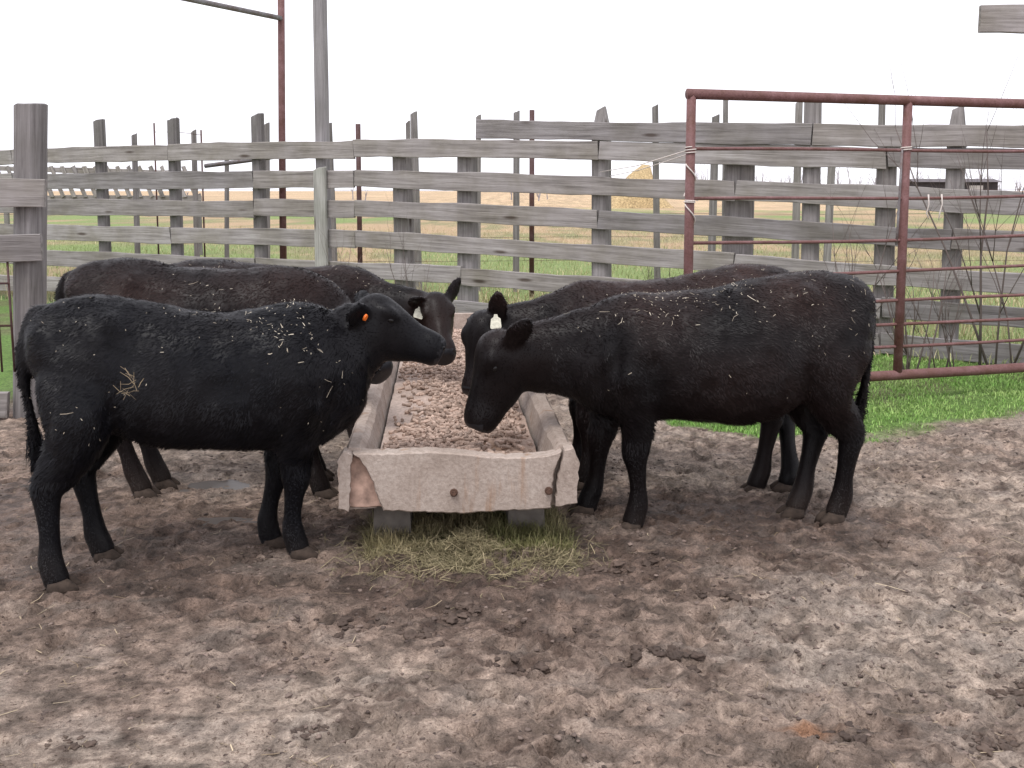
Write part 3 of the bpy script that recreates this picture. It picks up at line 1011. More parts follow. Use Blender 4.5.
fx = np.linspace(-0.352, 0.352, 60); fy = np.linspace(0.036, TL - 0.09, 240)
mx, my = np.meshgrid(fx, fy)
mz = feed_z(mx, my)
idx2 = np.arange(mx.size).reshape(mx.shape)
Fq = np.stack([idx2[:-1, :-1], idx2[:-1, 1:], idx2[1:, 1:], idx2[1:, :-1]], -1).reshape(-1, 4)
fc = np.array([0.37, 0.275, 0.225]) * (1 + 0.25 * fbm2(mx * 5, my * 5, 211, 3)[..., None])
fc = fc + (np.array([0.42, 0.35, 0.31]) - fc) * (0.7 * sstep(0.0, 0.3, -mx - 0.05 + 0.2 * fbm2(mx * 3, my * 3, 3, 2)))[..., None]
wetp = np.exp(-(((mx - 0.12) / 0.14) ** 2 + ((my - 0.35) / 0.12) ** 2))
fc = fc + (np.array([0.30, 0.17, 0.09]) - fc) * (0.7 * wetp)[..., None]
feed = empty("feed", (TF.x, 4.25, 0), TANG)
tag(feed, "brown pelleted cattle feed lying loose along the trough", "feed", kind="stuff")
o = link("meal", mesh_np("meal", np.stack([mx, my, mz], -1).reshape(-1, 3), Fq, fc.reshape(-1, 3), True), M_PELLET, feed)
tag(o, kind="stuff")
NPEL = 4600
PV, PF, PC = [], [], []
cnt = 0
ang8 = np.linspace(0, 2 * np.pi, 7, endpoint=False)
while cnt < NPEL:
    y = 0.06 + (TL - 0.3) * random.random() ** 1.25
    x = random.uniform(-0.33, 0.33)
    dens = math.exp(-((x - 0.03) / 0.2) ** 2) * (0.55 + 0.45 * math.tanh(3 * (y - 0.1))) + 0.25
    if y < 0.5: dens = 0.55 + 0.3 * (x < 0.1)
    if x < -0.12 and 0.9 < y < 2.2: dens *= 0.25
    if x > 0.1 and y < 0.55: dens *= 0.35
    if random.random() > dens: continue
    L, r = random.uniform(0.016, 0.046), random.uniform(0.007, 0.0095)
    a = random.uniform(0, 6.283); e = random.gauss(0, 0.22)
    d = np.array([math.cos(a) * math.cos(e), math.sin(a) * math.cos(e), math.sin(e)])
    u = np.array([-math.sin(a), math.cos(a), 0]); w = np.cross(d, u)
    c0 = np.array([x, y, float(feed_z(x, y)) + r * random.choice([0.6, 0.8, 0.8, 1.6, 2.3])])
    b = len(PV)
    for s in (-0.5, 0.5):
        for q in ang8:
            PV.append(c0 + d * L * s + (u * math.cos(q) + w * math.sin(q)) * r)
    for j in range(7):
        k = (j + 1) % 7
        PF.append((b + j, b + k, b + 7 + k, b + 7 + j))
    PF.append(tuple(b + j for j in reversed(range(7)))); PF.append(tuple(b + 7 + j for j in range(7)))
    t_ = np.array([0.43, 0.32, 0.26]) * random.uniform(0.62, 1.22)
    PC += [t_] * 14
    cnt += 1
me = mesh_py("pellets", PV, PF)
a = me.attributes.new("tint", 'FLOAT_COLOR', 'POINT')
a.data.foreach_set("color", np.hstack([np.array(PC), np.ones((len(PC), 1))]).astype(np.float32).ravel())
o = link("pellets", me, M_PELLET, feed)
tag(o, kind="stuff")


# ------------------------------------------------------------------ blades, straw, clods
def blades(P, D, L, W, C, bend=0.35, seg=2):
    """P (n,3) roots, D (n,3) unit directions; tapered bent strips with per-blade colour"""
    n = len(P)
    side = np.cross(D, np.array([0, 0, 1.0])) + 1e-4
    side /= np.linalg.norm(side, axis=1, keepdims=True)
    a = rng.uniform(0, 2 * np.pi, n)
    out = np.stack([np.cos(a), np.sin(a), np.zeros(n)], 1)
    side = np.where((np.abs(D[:, 2]) > 0.9)[:, None], np.stack([-np.sin(a), np.cos(a), np.zeros(n)], 1), side)
    bd = D * 1.0
    bd[:, 2] = 0
    bd = bd + out * 0.3
    p0 = P; p1 = P + D * (L * 0.55)[:, None]
    p2 = P + D * (L * 0.9)[:, None] + bd * (L * bend)[:, None] - np.array([0, 0, 1.0]) * (L * bend * 0.3)[:, None]
    w = W[:, None] * 0.5
    V = np.stack([p0 - side * w, p0 + side * w, p1 - side * w * 0.8, p1 + side * w * 0.8, p2], 1).reshape(-1, 3)
    b = np.arange(n) * 5
    F = np.concatenate([np.stack([b, b + 1, b + 3], 1), np.stack([b, b + 3, b + 2], 1), np.stack([b + 2, b + 3, b + 4], 1)])
    return V, F, np.repeat(C, 5, axis=0)


def tuft_field(name, X, Y, Z, Lm, Wm, cols, label, lean=0.5, parent=None):
    n = len(X)
    a = rng.uniform(0, 2 * np.pi, n); ln = rng.uniform(0, lean, n)
    D = np.stack([np.cos(a) * ln, np.sin(a) * ln, np.ones(n)], 1)
    D /= np.linalg.norm(D, axis=1, keepdims=True)
    L = Lm * rng.uniform(0.5, 1.35, n)
    V, F, C = blades(np.stack([X, Y, Z - 0.005], 1), D, L, Wm * rng.uniform(0.6, 1.3, n), cols)
    o = link(name, mesh_np(name, V, F, C), M_BLADE, parent)
    tag(o, label, "grass", kind="stuff")
    return o


def mixcols(n, A, B, f, jit=0.25):
    c = np.array(A) + (np.array(B) - np.array(A)) * np.asarray(f).reshape(-1, 1)
    return np.clip(c * rng.uniform(1 - jit, 1 + jit, (n, 1)), 0.005, 1)


# turf by the gate
n = 90000
X = rng.uniform(0.7, 6.0, n); Y = rng.uniform(5.9, 10.2, n)
m = grass_mask(X, Y)
keep = (rng.random(n) < m ** 1.6 * (0.72 + 0.7 * fbm2(X * 2.5, Y * 2.5, 9, 3))) & (Y < fence_y(X) + 0.3)
X, Y = X[keep], Y[keep]
tuft_field("turf_grass", X, Y, gz(X, Y), 0.036, 0.006, mixcols(len(X), (0.16, 0.33, 0.065), (0.31, 0.42, 0.14), np.clip(0.35 + 0.6 * fbm2(X * 2, Y * 2, 141, 3) + rng.uniform(-0.3, 0.5, len(X)), 0, 1)), "short bright green turf along the foot of the pipe gate", 0.7)
# rough pasture past the fence
n = 110000
Y = 8.5 + 34 * rng.random(n) ** 1.5; X = rng.uniform(-0.75, 0.75, n) * (Y + 4)
keep = (Y > fence_y(X) - 0.15)
X, Y = X[keep], Y[keep]
tn = fbm2(X * 0.35, Y * 0.2, 131, 3)
f = np.clip(0.62 + 2.0 * tn + rng.uniform(-0.3, 0.3, len(X)), 0, 1)
o = tuft_field("pasture_grass", X, Y, gz(X, Y), 0.12, 0.008, mixcols(len(X), (0.22, 0.285, 0.105), (0.48, 0.395, 0.24), f), "rough green and straw coloured pasture grass past the board fence", 0.8)
# tall dead weeds along the fence
n = 7000
X = rng.uniform(-8, 6, n); Y = fence_y(X) + rng.uniform(-0.1, 3.4, n)
kp = rng.random(n) < 0.35 + 0.9 * noise2(X * 1.3, Y * 1.3, 67)
X, Y = X[kp], Y[kp]; n = len(X)
tuft_field("dead_weeds", X, Y, gz(X, Y), 0.38, 0.006, mixcols(n, (0.30, 0.24, 0.15), (0.42, 0.36, 0.22), rng.random(n)), "tall dead weed stems standing along the foot of the board fence", 0.45)
# hay and grass at the trough's foot
n = 34000
lx = rng.uniform(-0.40, 0.48, n); ly = rng.uniform(-0.38, 0.42, n)
dn = np.exp(-(np.maximum(0, -ly - 0.10) / 0.17) ** 2) * np.where(lx > 0.05, 1.0, 0.55 + 0.35 * noise2(lx * 5, ly * 5, 55))
dn *= sstep(0.50, 0.34, np.abs(lx - 0.03)) * (0.6 + 0.7 * noise2(lx * 6 + 3, ly * 6, 57))
keep = rng.random(n) < dn
lx, ly = lx[keep], ly[keep]
X = TF.x + lx * math.cos(TANG) - ly * math.sin(TANG); Y = 4.25 + lx * math.sin(TANG) + ly * math.cos(TANG)
gr = np.clip(0.62 + 0.8 * noise2(lx * 4, ly * 4, 59) + rng.uniform(-0.35, 0.35, len(lx)), 0, 1)
tuft_field("hay_tuft", X, Y, gz(X, Y), 0.026 + 0.065 * sstep(-0.18, 0.08, ly), 0.0028, mixcols(len(X), (0.14, 0.142, 0.055), (0.30, 0.245, 0.14), gr), "tangled hay and grass trampled under the front of the feed trough", 2.2)


def straws(P, N, L, W, C):
    """flat straws lying on a surface with normals N"""
    n = len(P)
    a = rng.uniform(0, 2 * np.pi, n)
    r = rng.normal(size=(n, 3))
    d = np.cross(N, r); d /= np.linalg.norm(d, axis=1, keepdims=True)
    d = d + N * rng.normal(0, 0.12, (n, 1))
    s = np.cross(d, N); s /= np.linalg.norm(s, axis=1, keepdims=True)
    l, w = (L / 2)[:, None], (W / 2)[:, None]
    k = rng.normal(0, 0.18, (n, 1)) * l
    V = np.stack([P - d * l - s * w, P - d * l + s * w, P + s * (w + k), P - s * (w - k), P + d * l - s * w * 0.6, P + d * l + s * w * 0.6], 1).reshape(-1, 3)
    b = np.arange(n) * 6
    F = np.concatenate([np.stack([b, b + 1, b + 2, b + 3], 1), np.stack([b + 3, b + 2, b + 5, b + 4], 1)])
    return V, F, np.repeat(C, 6, axis=0)


nh = 15000
lx = rng.normal(0.05, 0.2, nh); ly = rng.normal(-0.04, 0.14, nh)
kp = (np.abs(lx) < 0.6) & (rng.random(nh) < 0.35 + 0.8 * noise2(lx * 5 + 2, ly * 5, 63))
lx, ly = lx[kp], ly[kp]
X = TF.x + lx * math.cos(TANG) - ly * math.sin(TANG); Y = 4.25 + lx * math.sin(TANG) + ly * math.cos(TANG)
mound = 0.055 * np.exp(-(lx / 0.42) ** 2 - (ly / 0.22) ** 2) * (0.6 + 0.6 * noise2(lx * 5 + 2, ly * 5, 63))
Z = gz(X, Y) + 0.004 + np.clip(mound, 0, 1) * rng.random(len(X)) ** 0.5
Nn = np.tile(np.array([[0, 0, 1.0]]), (len(X), 1)) + rng.normal(0, 0.35, (len(X), 3))
Nn /= np.linalg.norm(Nn, axis=1, keepdims=True)
V, F, C = straws(np.stack([X, Y, Z], 1), Nn, rng.uniform(0.03, 0.12, len(X)), rng.uniform(0.0014, 0.003, len(X)), mixcols(len(X), (0.13, 0.115, 0.06), (0.31, 0.255, 0.155), rng.random(len(X)) ** 1.2))
o = link("trampled_hay", mesh_np("trampled_hay", V, F, C), M_STRAW)
tag(o, "mat of trampled hay stalks lying before and under the feed trough", "hay", kind="stuff")

n = 4200
X = rng.uniform(-4, 4.5, n); Y = 2.3 + 4.2 * rng.random(n) ** 1.3
keep = rng.random(n) < np.clip(0.35 + 0.9 * fbm2(X * 1.2, Y * 1.2, 301, 3), 0.05, 1)
X, Y = X[keep], Y[keep]
Z = gz(X, Y) + 0.004
Nn = np.tile(np.array([[0, 0, 1.0]]), (len(X), 1)) + rng.normal(0, 0.12, (len(X), 3))
Nn /= np.linalg.norm(Nn, axis=1, keepdims=True)
V, F, C = straws(np.stack([X, Y, Z], 1), Nn, rng.uniform(0.015, 0.075, len(X)) * rng.choice([0.6, 1, 1.5], len(X)), rng.uniform(0.0015, 0.0035, len(X)),
                 mixcols(len(X), (0.22, 0.16, 0.10), (0.5, 0.41, 0.28), rng.random(len(X)) ** 1.5))
o = link("loose_straw", mesh_np("loose_straw", V, F, C), M_STRAW)
tag(o, "bits of loose straw trodden into the mud", "straw", kind="stuff")


# clods of mud and dung
def clod_set(name, n, size, cluster, spread, cmin, cmax, label, seed, places=()):
    r = np.random.default_rng(seed)
    import bmesh
    bm = bmesh.new(); bmesh.ops.create_icosphere(bm, subdivisions=3 if cluster > 1 else 2, radius=1)
    bv = np.array([v.co[:] for v in bm.verts]); bf = np.array([[v.index for v in f.verts] for f in bm.faces]); bm.free()
    VV, FF, CC = [], [], []
    spots_ = list(places)
    for i in range(n):
        cx = r.uniform(-3.4, 4.2); cy = 2.4 + 4.2 * r.random() ** 1.2
        if r.random() > 0.4 + 0.9 * fbm2(np.array([cx * 0.9]), np.array([cy * 0.9]), spread, 2)[0]: continue
        if float(grass_mask(np.array([cx]), np.array([cy]))[0]) > 0.3: continue
        spots_.append((cx, cy, size * r.uniform(0.4, 1.3)))
    i = 0
    for (cx0, cy0, s0) in spots_:
        col0 = np.array(cmin) + (np.array(cmax) - np.array(cmin)) * r.random()
        for k in range(int(cluster * r.uniform(0.5, 1.5)) if cluster > 1 else 1):
            i += 1
            cx, cy = (cx0 + r.normal(0, s0 * 1.5), cy0 + r.normal(0, s0 * 0.9)) if cluster > 1 else (cx0, cy0)
            s = s0 * (r.uniform(0.2, 0.75) if cluster > 1 else 1)
            a = r.uniform(0, 6.28)
            q = bv * np.array([s, s * r.uniform(0.55, 1), s * r.uniform(0.3, 0.6)])
            q *= (1 + 0.5 * noise3(bv[:, 0] * 1.7 + i, bv[:, 1] * 1.7, bv[:, 2] * 1.7, 5) + 0.35 * noise3(bv[:, 0] * 3.6 + i, bv[:, 1] * 3.6, bv[:, 2] * 3.6, 6) + 0.22 * noise3(bv[:, 0] * 8 + i, bv[:, 1] * 8, bv[:, 2] * 8, 7))[:, None]
            x = q[:, 0] * math.cos(a) - q[:, 1] * math.sin(a); y = q[:, 0] * math.sin(a) + q[:, 1] * math.cos(a)
            VV.append(np.stack([x + cx, y + cy, q[:, 2] + gz1(cx, cy)], 1)); FF.append(bf + len(bv) * (len(VV) - 1))
            CC.append(np.tile(col0 * r.uniform(0.85, 1.15), (len(bv), 1)))
    o = link(name, mesh_np(name, np.concatenate(VV), np.concatenate(FF), np.concatenate(CC), cluster > 1), M_CLOD)
    tag(o, label, "mud", kind="stuff")


clod_set("mud_crumbs", 15000, 0.0085, 1, 401, (0.06, 0.043, 0.036), (0.20, 0.15, 0.125), "small crumbs of mud scattered over the trodden pen", 1)
PAT = [(*g2(x, y), z) for x, y, z in ((526, 666, .038), (650, 661, .038), (845, 741, .034), (988, 745, .03), (1020, 690, .036), (352, 628, .035), (615, 570, .035), (570, 640, .03), (470, 615, .04), (720, 600, .03), (315, 738, .02), (690, 590, .04), (660, 560, .03), (250, 560, .03), (430, 640, .04), (880, 540, .03))]
clod_set("dung_clods", 45, 0.018, 14, 402, (0.055, 0.038, 0.030), (0.10, 0.071, 0.056), "dark crumbling lumps of dung lying on the mud", 2, PAT)


# ------------------------------------------------------------------ cattle
def unit(v): return v / np.linalg.norm(v)


def ring(c, a, b, ra, rb, m=20, p=2.2):
    th = np.linspace(0, 2 * np.pi, m, endpoint=False)
    ca, sa = np.cos(th), np.sin(th)
    q = (np.abs(ca) ** p + np.abs(sa) ** p) ** (-1 / p)
    return c + (ca * q * ra)[:, None] * a + (sa * q * rb)[:, None] * b


def limb(rows, V, F, n=5, p=2.0, ref=np.array([1.0, 0, 0]), m=16):
    """rows: x, y, z, fore-aft radius, lateral radius"""
    S = catmull(np.array(rows), n)
    rings = []
    for i in range(len(S)):
        t = unit(S[min(i + 1, len(S) - 1), :3] - S[max(i - 1, 0), :3])
        a = unit(ref - t * ref.dot(t)); b = np.cross(t, a)
        rings.append(ring(S[i, :3], a, b, max(S[i, 3], 0.004), max(S[i, 4], 0.004), m, p))
    loft(rings, V, F)


def tris_of(me):
    me.calc_loop_triangles()
    T = np.empty(len(me.loop_triangles) * 3, np.int32); me.loop_triangles.foreach_get("vertices", T)
    P = np.empty(len(me.vertices) * 3, np.float32); me.vertices.foreach_get("co", P)
    N = np.empty(len(me.vertices) * 3, np.float32); me.vertices.foreach_get("normal", N)
    return P.reshape(-1, 3).astype(float), N.reshape(-1, 3).astype(float), T.reshape(-1, 3)


TORSO = [  # x, top, bottom, half width
    (-0.685, 1.01, 0.90, 0.045), (-0.655, 1.06, 0.81, 0.12), (-0.60, 1.093, 0.71, 0.18), (-0.50, 1.115, 0.60, 0.225), (-0.36, 1.12, 0.59, 0.242),
    (-0.18, 1.09, 0.545, 0.258), (0.05, 1.07, 0.505, 0.272), (0.22, 1.072, 0.482, 0.262), (0.36, 1.083, 0.47, 0.232), (0.48, 1.07, 0.475, 0.202),
    (0.58, 1.03, 0.52, 0.17), (0.66, 0.97, 0.575, 0.12), (0.71, 0.91, 0.64, 0.07)]


def make_calf(name, label, base, heading, scale, poll, muzzle, hooves, coat, nhair, tail, ear_tags=(), head_len=None, up=None, neck_drop=0.0, ears=None, seed=1, nstraw=80, belly=0.0, sag=0.0, front_drop=0.0):
    """base: world x, y; heading in degrees; poll/muzzle: world points; hooves: world x,y for fl, fr, hl, hr (left, right of the animal)"""
    hr_ = R(heading)
    root = empty(name, (base[0], base[1], 0), hr_)
    tag(root, label, "calf", "young black cattle feeding at the trough")
    ch, sh_ = math.cos(hr_), math.sin(hr_)

    def loc(p):
        dx, dy = p[0] - base[0], p[1] - base[1]
        return np.array([dx * ch + dy * sh_, -dx * sh_ + dy * ch, p[2] if len(p) > 2 else 0.0])

    def wgz(l):
        return gz1(base[0] + l[0] * ch - l[1] * sh_, base[1] + l[0] * sh_ + l[1] * ch)

    sx, sy, sz = scale
    V, F = [], []
    S = catmull(np.array(TORSO), 4)
    rings = []
    for x, tp, bt, hw in S:
        bt = bt - belly * math.exp(-((x + 0.16) / 0.26) ** 2)
        tp = tp - sag * math.exp(-((x - 0.08) / 0.24) ** 2) - front_drop * float(sstep(-0.35, 0.45, x))
        c = np.array([x * sx, 0, (tp + bt) / 2 * sz])
        th = np.linspace(0, 2 * np.pi, 28, endpoint=False)
        ca, sa = np.cos(th), np.sin(th)
        q = (np.abs(ca) ** 2.3 + np.abs(sa) ** 2.3) ** (-1 / 2.3)
        y = ca * q * hw * sy; z = sa * q * (tp - bt) / 2 * sz
        y = y * (1 - 0.22 * np.clip(sa, 0, 1) ** 2) * (1 + 0.05 * np.clip(-sa, 0, 1))   # narrower along the spine
        rings.append(np.stack([np.full(28, c[0]), y, c[2] + z], 1))
    loft(rings, V, F)
    hv = []
    feet = []
    for k, hp in enumerate(hooves):
        s = 1 if k in (0, 2) else -1
        front = k < 2
        h = loc(hp)
        g = wgz(h) - 0.014
        if front:
            T = [(0.37, .130, .93, .10, .06), (0.41, .158, .80, .155, .085), (0.43, .165, .68, .145, .09), (0.425, .155, .57, .108, .078), (0.425, .145, .46, .070, .060), (0.44, .14, .355, .061, .054),
                 (0.437, .137, .29, .044, .043), (0.435, .135, .20, .037, .036), (0.44, .135, .125, .046, .043), (0.455, .135, .075, .048, .046), (0.468, .135, .03, .05, .048)]
            fx_, fy_ = 0.468, 0.135
        else:
            T = [(-0.45, .110, .93, .14, .07), (-0.445, .140, .80, .178, .10), (-0.438, .155, .67, .140, .11), (-0.45, .155, .565, .107, .092), (-0.50, .148, .475, .080, .062), (-0.542, .142, .41, .064, .051),
                 (-0.535, .14, .33, .048, .043), (-0.518, .138, .22, .039, .038), (-0.508, .137, .125, .048, .044), (-0.492, .136, .075, .049, .047), (-0.478, .136, .03, .05, .048)]
            fx_, fy_ = -0.478, 0.136
        rows = []
        dx, dy = h[0] - fx_ * sx, h[1] - s * fy_ * sy
        for (x, y, z, a, b) in T:
            w = np.clip((0.80 - z) / 0.72, 0, 1)
            w = w ** 0.9
            zz = g + (z if z < 0.12 else z * sz) if z < 0.5 else z * sz
            rows.append((x * sx + dx * w, s * y * sy + dy * w, zz, a * (0.5 + 0.5 * sx / 0.95), b))
        limb(rows, V, F, 5)
        feet.append((rows[-1], g))
    # tail
    if tail is not None:
        limb(tail, V, F, 6, m=10)
    # neck and head
    P0 = loc(poll); P1 = loc(muzzle)
    u = unit(P1 - P0)
    Lh = head_len or np.linalg.norm(P1 - P0)
    wup = np.array([0, 0, 1.0]) if up is None else loc((up[0] + base[0], up[1] + base[1], up[2]))
    w = unit(wup - u * wup.dot(u)); v = np.cross(w, u)
    sc = Lh / 0.45
    nb = np.array([0.50 * sx, 0, 0.80 * sz]); n0 = np.array([0.30 * sx, 0, 0.84 * sz]); nb[2] -= front_drop * 0.6; n0[2] -= front_drop * 0.7
    pc = P0 + u * 0.10 * sc - w * 0.01
    mid = (nb + pc) / 2 + np.array([0, 0, -neck_drop])
    limb([(*n0, .20, .19), (*nb, .225, .165), (*mid, .175, .115), (*(pc * 0.7 + mid * 0.3), .145, .10), (*pc, .11, .09)], V, F, 6, ref=np.array([0, 0, 1.0]), m=20)
    HS = [(-0.05, 0.02, .05, .05), (0.02, 0.012, .10, .085), (0.11, 0.004, .135, .105), (0.23, -0.006, .148, .112), (0.37, -0.016, .142, .102), (0.53, -0.018, .12, .083), (0.70, -0.014, .097, .072), (0.84, -0.010, .086, .076), (0.94, -0.010, .077, .073), (1.0, -0.012, .056, .055)]
    HSc = catmull(np.array(HS), 4)
    rings = [ring(P0 + u * Lh * q[0] + w * q[1] * sc, w, v, q[2] * sc, q[3] * sc, 20, 2.25) for q in HSc]
    loft(rings, V, F)
    for s in (1, -1):   # brow ridges, cheeks
        b0 = P0 + u * 0.27 * Lh + v * s * 0.08 * sc + w * 0.078 * sc
        limb([(*(b0 - u * .05), .012, .012), (*b0, .034, .03), (*(b0 + u * .06), .012, .012)], V, F, 3, ref=w, m=10)
    # ears
    ear_info = []
    for i, s in enumerate((1, -1)):
        e0 = P0 + u * 0.045 + v * s * 0.075 * sc + w * 0.035 * sc
        if ears: ed = unit(v * s * ears[i][0] + w * ears[i][1] + u * ears[i][2])
        else: ed = unit(v * s * 0.85 + w * 0.05 - u * 0.42)
        ew = unit(np.cross(ed, u)); eb = unit(np.cross(ew, ed))
        rows = [(0.0, .034, .026), (.04, .042, .021), (.085, .058, .015), (.13, .055, .0135), (.17, .036, .012), (.198, .013, .009)]
        RR = catmull(np.array(rows), 3)
        loft([ring(e0 + ed * q[0] * 0.98, ew, eb, q[1], q[2], 12, 2.0) for q in RR], V, F)
        ear_info.append((e0, ed, ew, eb, s))
    src = mesh_py("body_src", V, F)
    so = bpy.data.objects.new("body_src", src); COL.objects.link(so)
    md = so.modifiers.new("r", 'REMESH'); md.mode = 'VOXEL'; md.voxel_size = 0.0115
    ms = so.modifiers.new("s", 'SMOOTH'); ms.factor = 0.5; ms.iterations = 7
    dg = bpy.context.evaluated_depsgraph_get(); dg.update()
    me = bpy.data.meshes.new_from_object(so.evaluated_get(dg))
    bpy.data.objects.remove(so); bpy.data.meshes.remove(src)
    me.name = "body"
    Pv, Nv, T = tris_of(me)
    # soft muscle and coat undulation
    up_w = sstep(0.3, 0.6, Pv[:, 2])
    dsp = 0.008 * noise3(Pv[:, 0] * 7 + seed, Pv[:, 1] * 7, Pv[:, 2] * 5, seed) + 0.005 * noise3(Pv[:, 0] * 17, Pv[:, 1] * 17 + seed, Pv[:, 2] * 12, seed + 3)
    sX_, aY, sZ_ = Pv[:, 0] / sx, np.abs(Pv[:, 1]), Pv[:, 2] / sz

    def bmp(x, z, ax, az_, amp):
        return amp * np.exp(-((sX_ - x) / ax) ** 2 - ((sZ_ - z) / az_) ** 2) * sstep(0.06, 0.15, aY)

    form = (bmp(-0.33, 1.03, 0.05, 0.04, 0.024) + bmp(-0.25, 0.90, 0.08, 0.10, -0.030) + bmp(0.235, 0.74, 0.035, 0.18, -0.020) + bmp(0.36, 0.86, 0.08, 0.14, 0.014)
            + bmp(-0.315, 0.66, 0.035, 0.10, -0.024) + bmp(-0.50, 0.97, 0.07, 0.05, -0.016) + bmp(-0.62, 0.99, 0.035, 0.035, 0.018) + bmp(0.51, 0.78, 0.035, 0.14, -0.018)
            + bmp(0.47, 0.68, 0.05, 0.05, 0.016) + bmp(-0.56, 0.60, 0.03, 0.12, -0.014))
    ribs = 0.0035 * np.sin(sX_ * 62) * np.exp(-((sX_ - 0.02) / 0.16) ** 2 - ((sZ_ - 0.78) / 0.14) ** 2) * (aY > 0.15)
    folds = 0.007 * np.sin(sX_ * 38 + sZ_ * 22) * np.exp(-((sX_ - 0.60) / 0.12) ** 2 - ((sZ_ - 0.72) / 0.16) ** 2)
    Pv = Pv + Nv * ((form + ribs + folds) * (np.linalg.norm(Pv - P0, axis=1) > 0.22))[:, None]
    Pv = Pv + Nv * (dsp * up_w * (1 - sstep(0.30, 0.12, np.linalg.norm(Pv - P0, axis=1))))[:, None]
    me.vertices.foreach_set("co", Pv.astype(np.float32).ravel())

    hu = (Pv - P0) @ u / Lh

    def tint(P):
        n = noise3(P[:, 0] * 3.1 + seed * 7, P[:, 1] * 3.1, P[:, 2] * 3.1, seed + 9) + 0.5 * noise3(P[:, 0] * 8, P[:, 1] * 8, P[:, 2] * 8, seed + 12)
        f = np.clip(coat["brown"] * (0.55 + 0.9 * n) + coat.get("top", 0) * sstep(0.85, 1.08, P[:, 2]) * (0.7 + 0.6 * n), 0, 1)
        c = np.array(coat["base"]) + (np.array(coat["tip"]) - np.array(coat["base"])) * f[:, None]
        hd = np.linalg.norm(P - (P0 + u * 0.3 * Lh), axis=1)
        if "face" in coat:
            k = sstep(0.26, 0.12, hd) * np.clip(0.6 + n, 0, 1)
            c = c + (np.array(coat["face"]) - c) * k[:, None]
        dust = sstep(0.2, 0.05, P[:, 2]) * np.clip(0.3 + 0.7 * n, 0, 1)
        return c + (np.array([0.10, 0.08, 0.065]) - c) * (0.2 * dust)[:, None]

    a = me.attributes.new("tint", 'FLOAT_COLOR', 'POINT')
    a.data.foreach_set("color", np.hstack([tint(Pv) * 0.75, np.ones((len(Pv), 1))]).astype(np.float32).ravel())
    me.materials.append(M_FUR); me.materials.append(M_NOSE)
    npol = len(me.polygons)
    pc_ = np.empty(npol * 3, np.float32); me.polygons.foreach_get("center", pc_); pc_ = pc_.reshape(-1, 3)
    onax = np.linalg.norm((pc_ - P0) - ((pc_ - P0) @ u)[:, None] * u, axis=1) < 0.13
    mi = (((pc_ - P0) @ u / Lh + 0.02 * np.sin(pc_[:, 2] * 160) > 0.95) & onax).astype(np.int32)
    me.polygons.foreach_set("material_index", mi)
    me.polygons.foreach_set("use_smooth", np.ones(npol, bool))
    me.update()
    link("body", me, None, root)
    # coat: hair strands lying along the body
    Pv, Nv, T = tris_of(me)
    A, B, C = Pv[T[:, 0]], Pv[T[:, 1]], Pv[T[:, 2]]
    ar = np.linalg.norm(np.cross(B - A, C - A), axis=1)
    pick = rng.choice(len(T), nhair, p=ar / ar.sum())
    r1, r2 = rng.random(nhair), rng.random(nhair)
    fl = r1 + r2 > 1; r1[fl] = 1 - r1[fl]; r2[fl] = 1 - r2[fl]
    P = A[pick] + (B - A)[pick] * r1[:, None] + (C - A)[pick] * r2[:, None]
    N = Nv[T[pick, 0]]; N /= np.linalg.norm(N, axis=1, keepdims=True) + 1e-9
    huv = (P - P0) @ u / Lh
    hdist = np.linalg.norm((P - P0) - ((P - P0) @ u)[:, None] * u, axis=1)
    head = sstep(-0.15, 0.1, huv) * (hdist < 0.22)
    flow = np.stack([-0.75 + 0 * P[:, 0], 0 * P[:, 0], -0.55 + 0 * P[:, 0]], 1)
    leg = P[:, 2] < 0.42
    flow[leg] = (-0.15, 0, -1)
    flow = flow * (1 - head)[:, None] - u * head[:, None]
    cn = np.stack([noise3(P[:, 0] * 16 + q * 31, P[:, 1] * 16, P[:, 2] * 16, seed + 20 + q) for q in range(3)], 1)
    cn2 = np.stack([noise3(P[:, 0] * 45 + q * 31, P[:, 1] * 45, P[:, 2] * 45, seed + 30 + q) for q in range(3)], 1)
    flow = flow + cn * 0.5 + cn2 * 0.28 + rng.normal(0, 0.15, (nhair, 3))
    flow -= N * (flow * N).sum(1, keepdims=True)
    flow /= np.linalg.norm(flow, axis=1, keepdims=True) + 1e-9
    lift = rng.uniform(0.10, 0.42, nhair)
    D = flow + N * lift[:, None]
    D /= np.linalg.norm(D, axis=1, keepdims=True)
    Lx = 0.019 * np.ones(nhair)
    Lx += 0.014 * sstep(0.62, 0.5, P[:, 2]) * sstep(0.36, 0.46, P[:, 2])
    Lx = np.where(P[:, 2] < 0.36, 0.009, Lx)
    Lx = Lx * (1 - 0.55 * head)
    Lx = np.where((huv > 0.93) & (hdist < 0.16), 0.003, Lx)
    Lx *= rng.uniform(0.6, 1.35, nhair)
    side = np.cross(D, N); side /= np.linalg.norm(side, axis=1, keepdims=True) + 1e-9
    W = rng.uniform(0.0018, 0.0036, nhair)[:, None]
    root_p = P - N * 0.002
    Vh = np.stack([root_p - side * W, root_p + side * W, P + D * Lx[:, None]], 1).reshape(-1, 3)
    Fh = np.arange(nhair * 3).reshape(-1, 3)
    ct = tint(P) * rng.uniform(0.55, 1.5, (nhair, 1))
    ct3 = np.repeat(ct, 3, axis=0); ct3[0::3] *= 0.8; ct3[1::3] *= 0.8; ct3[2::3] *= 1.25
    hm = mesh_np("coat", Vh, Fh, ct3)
    o = link("coat", hm, M_FUR, root); tag(o, kind="stuff")
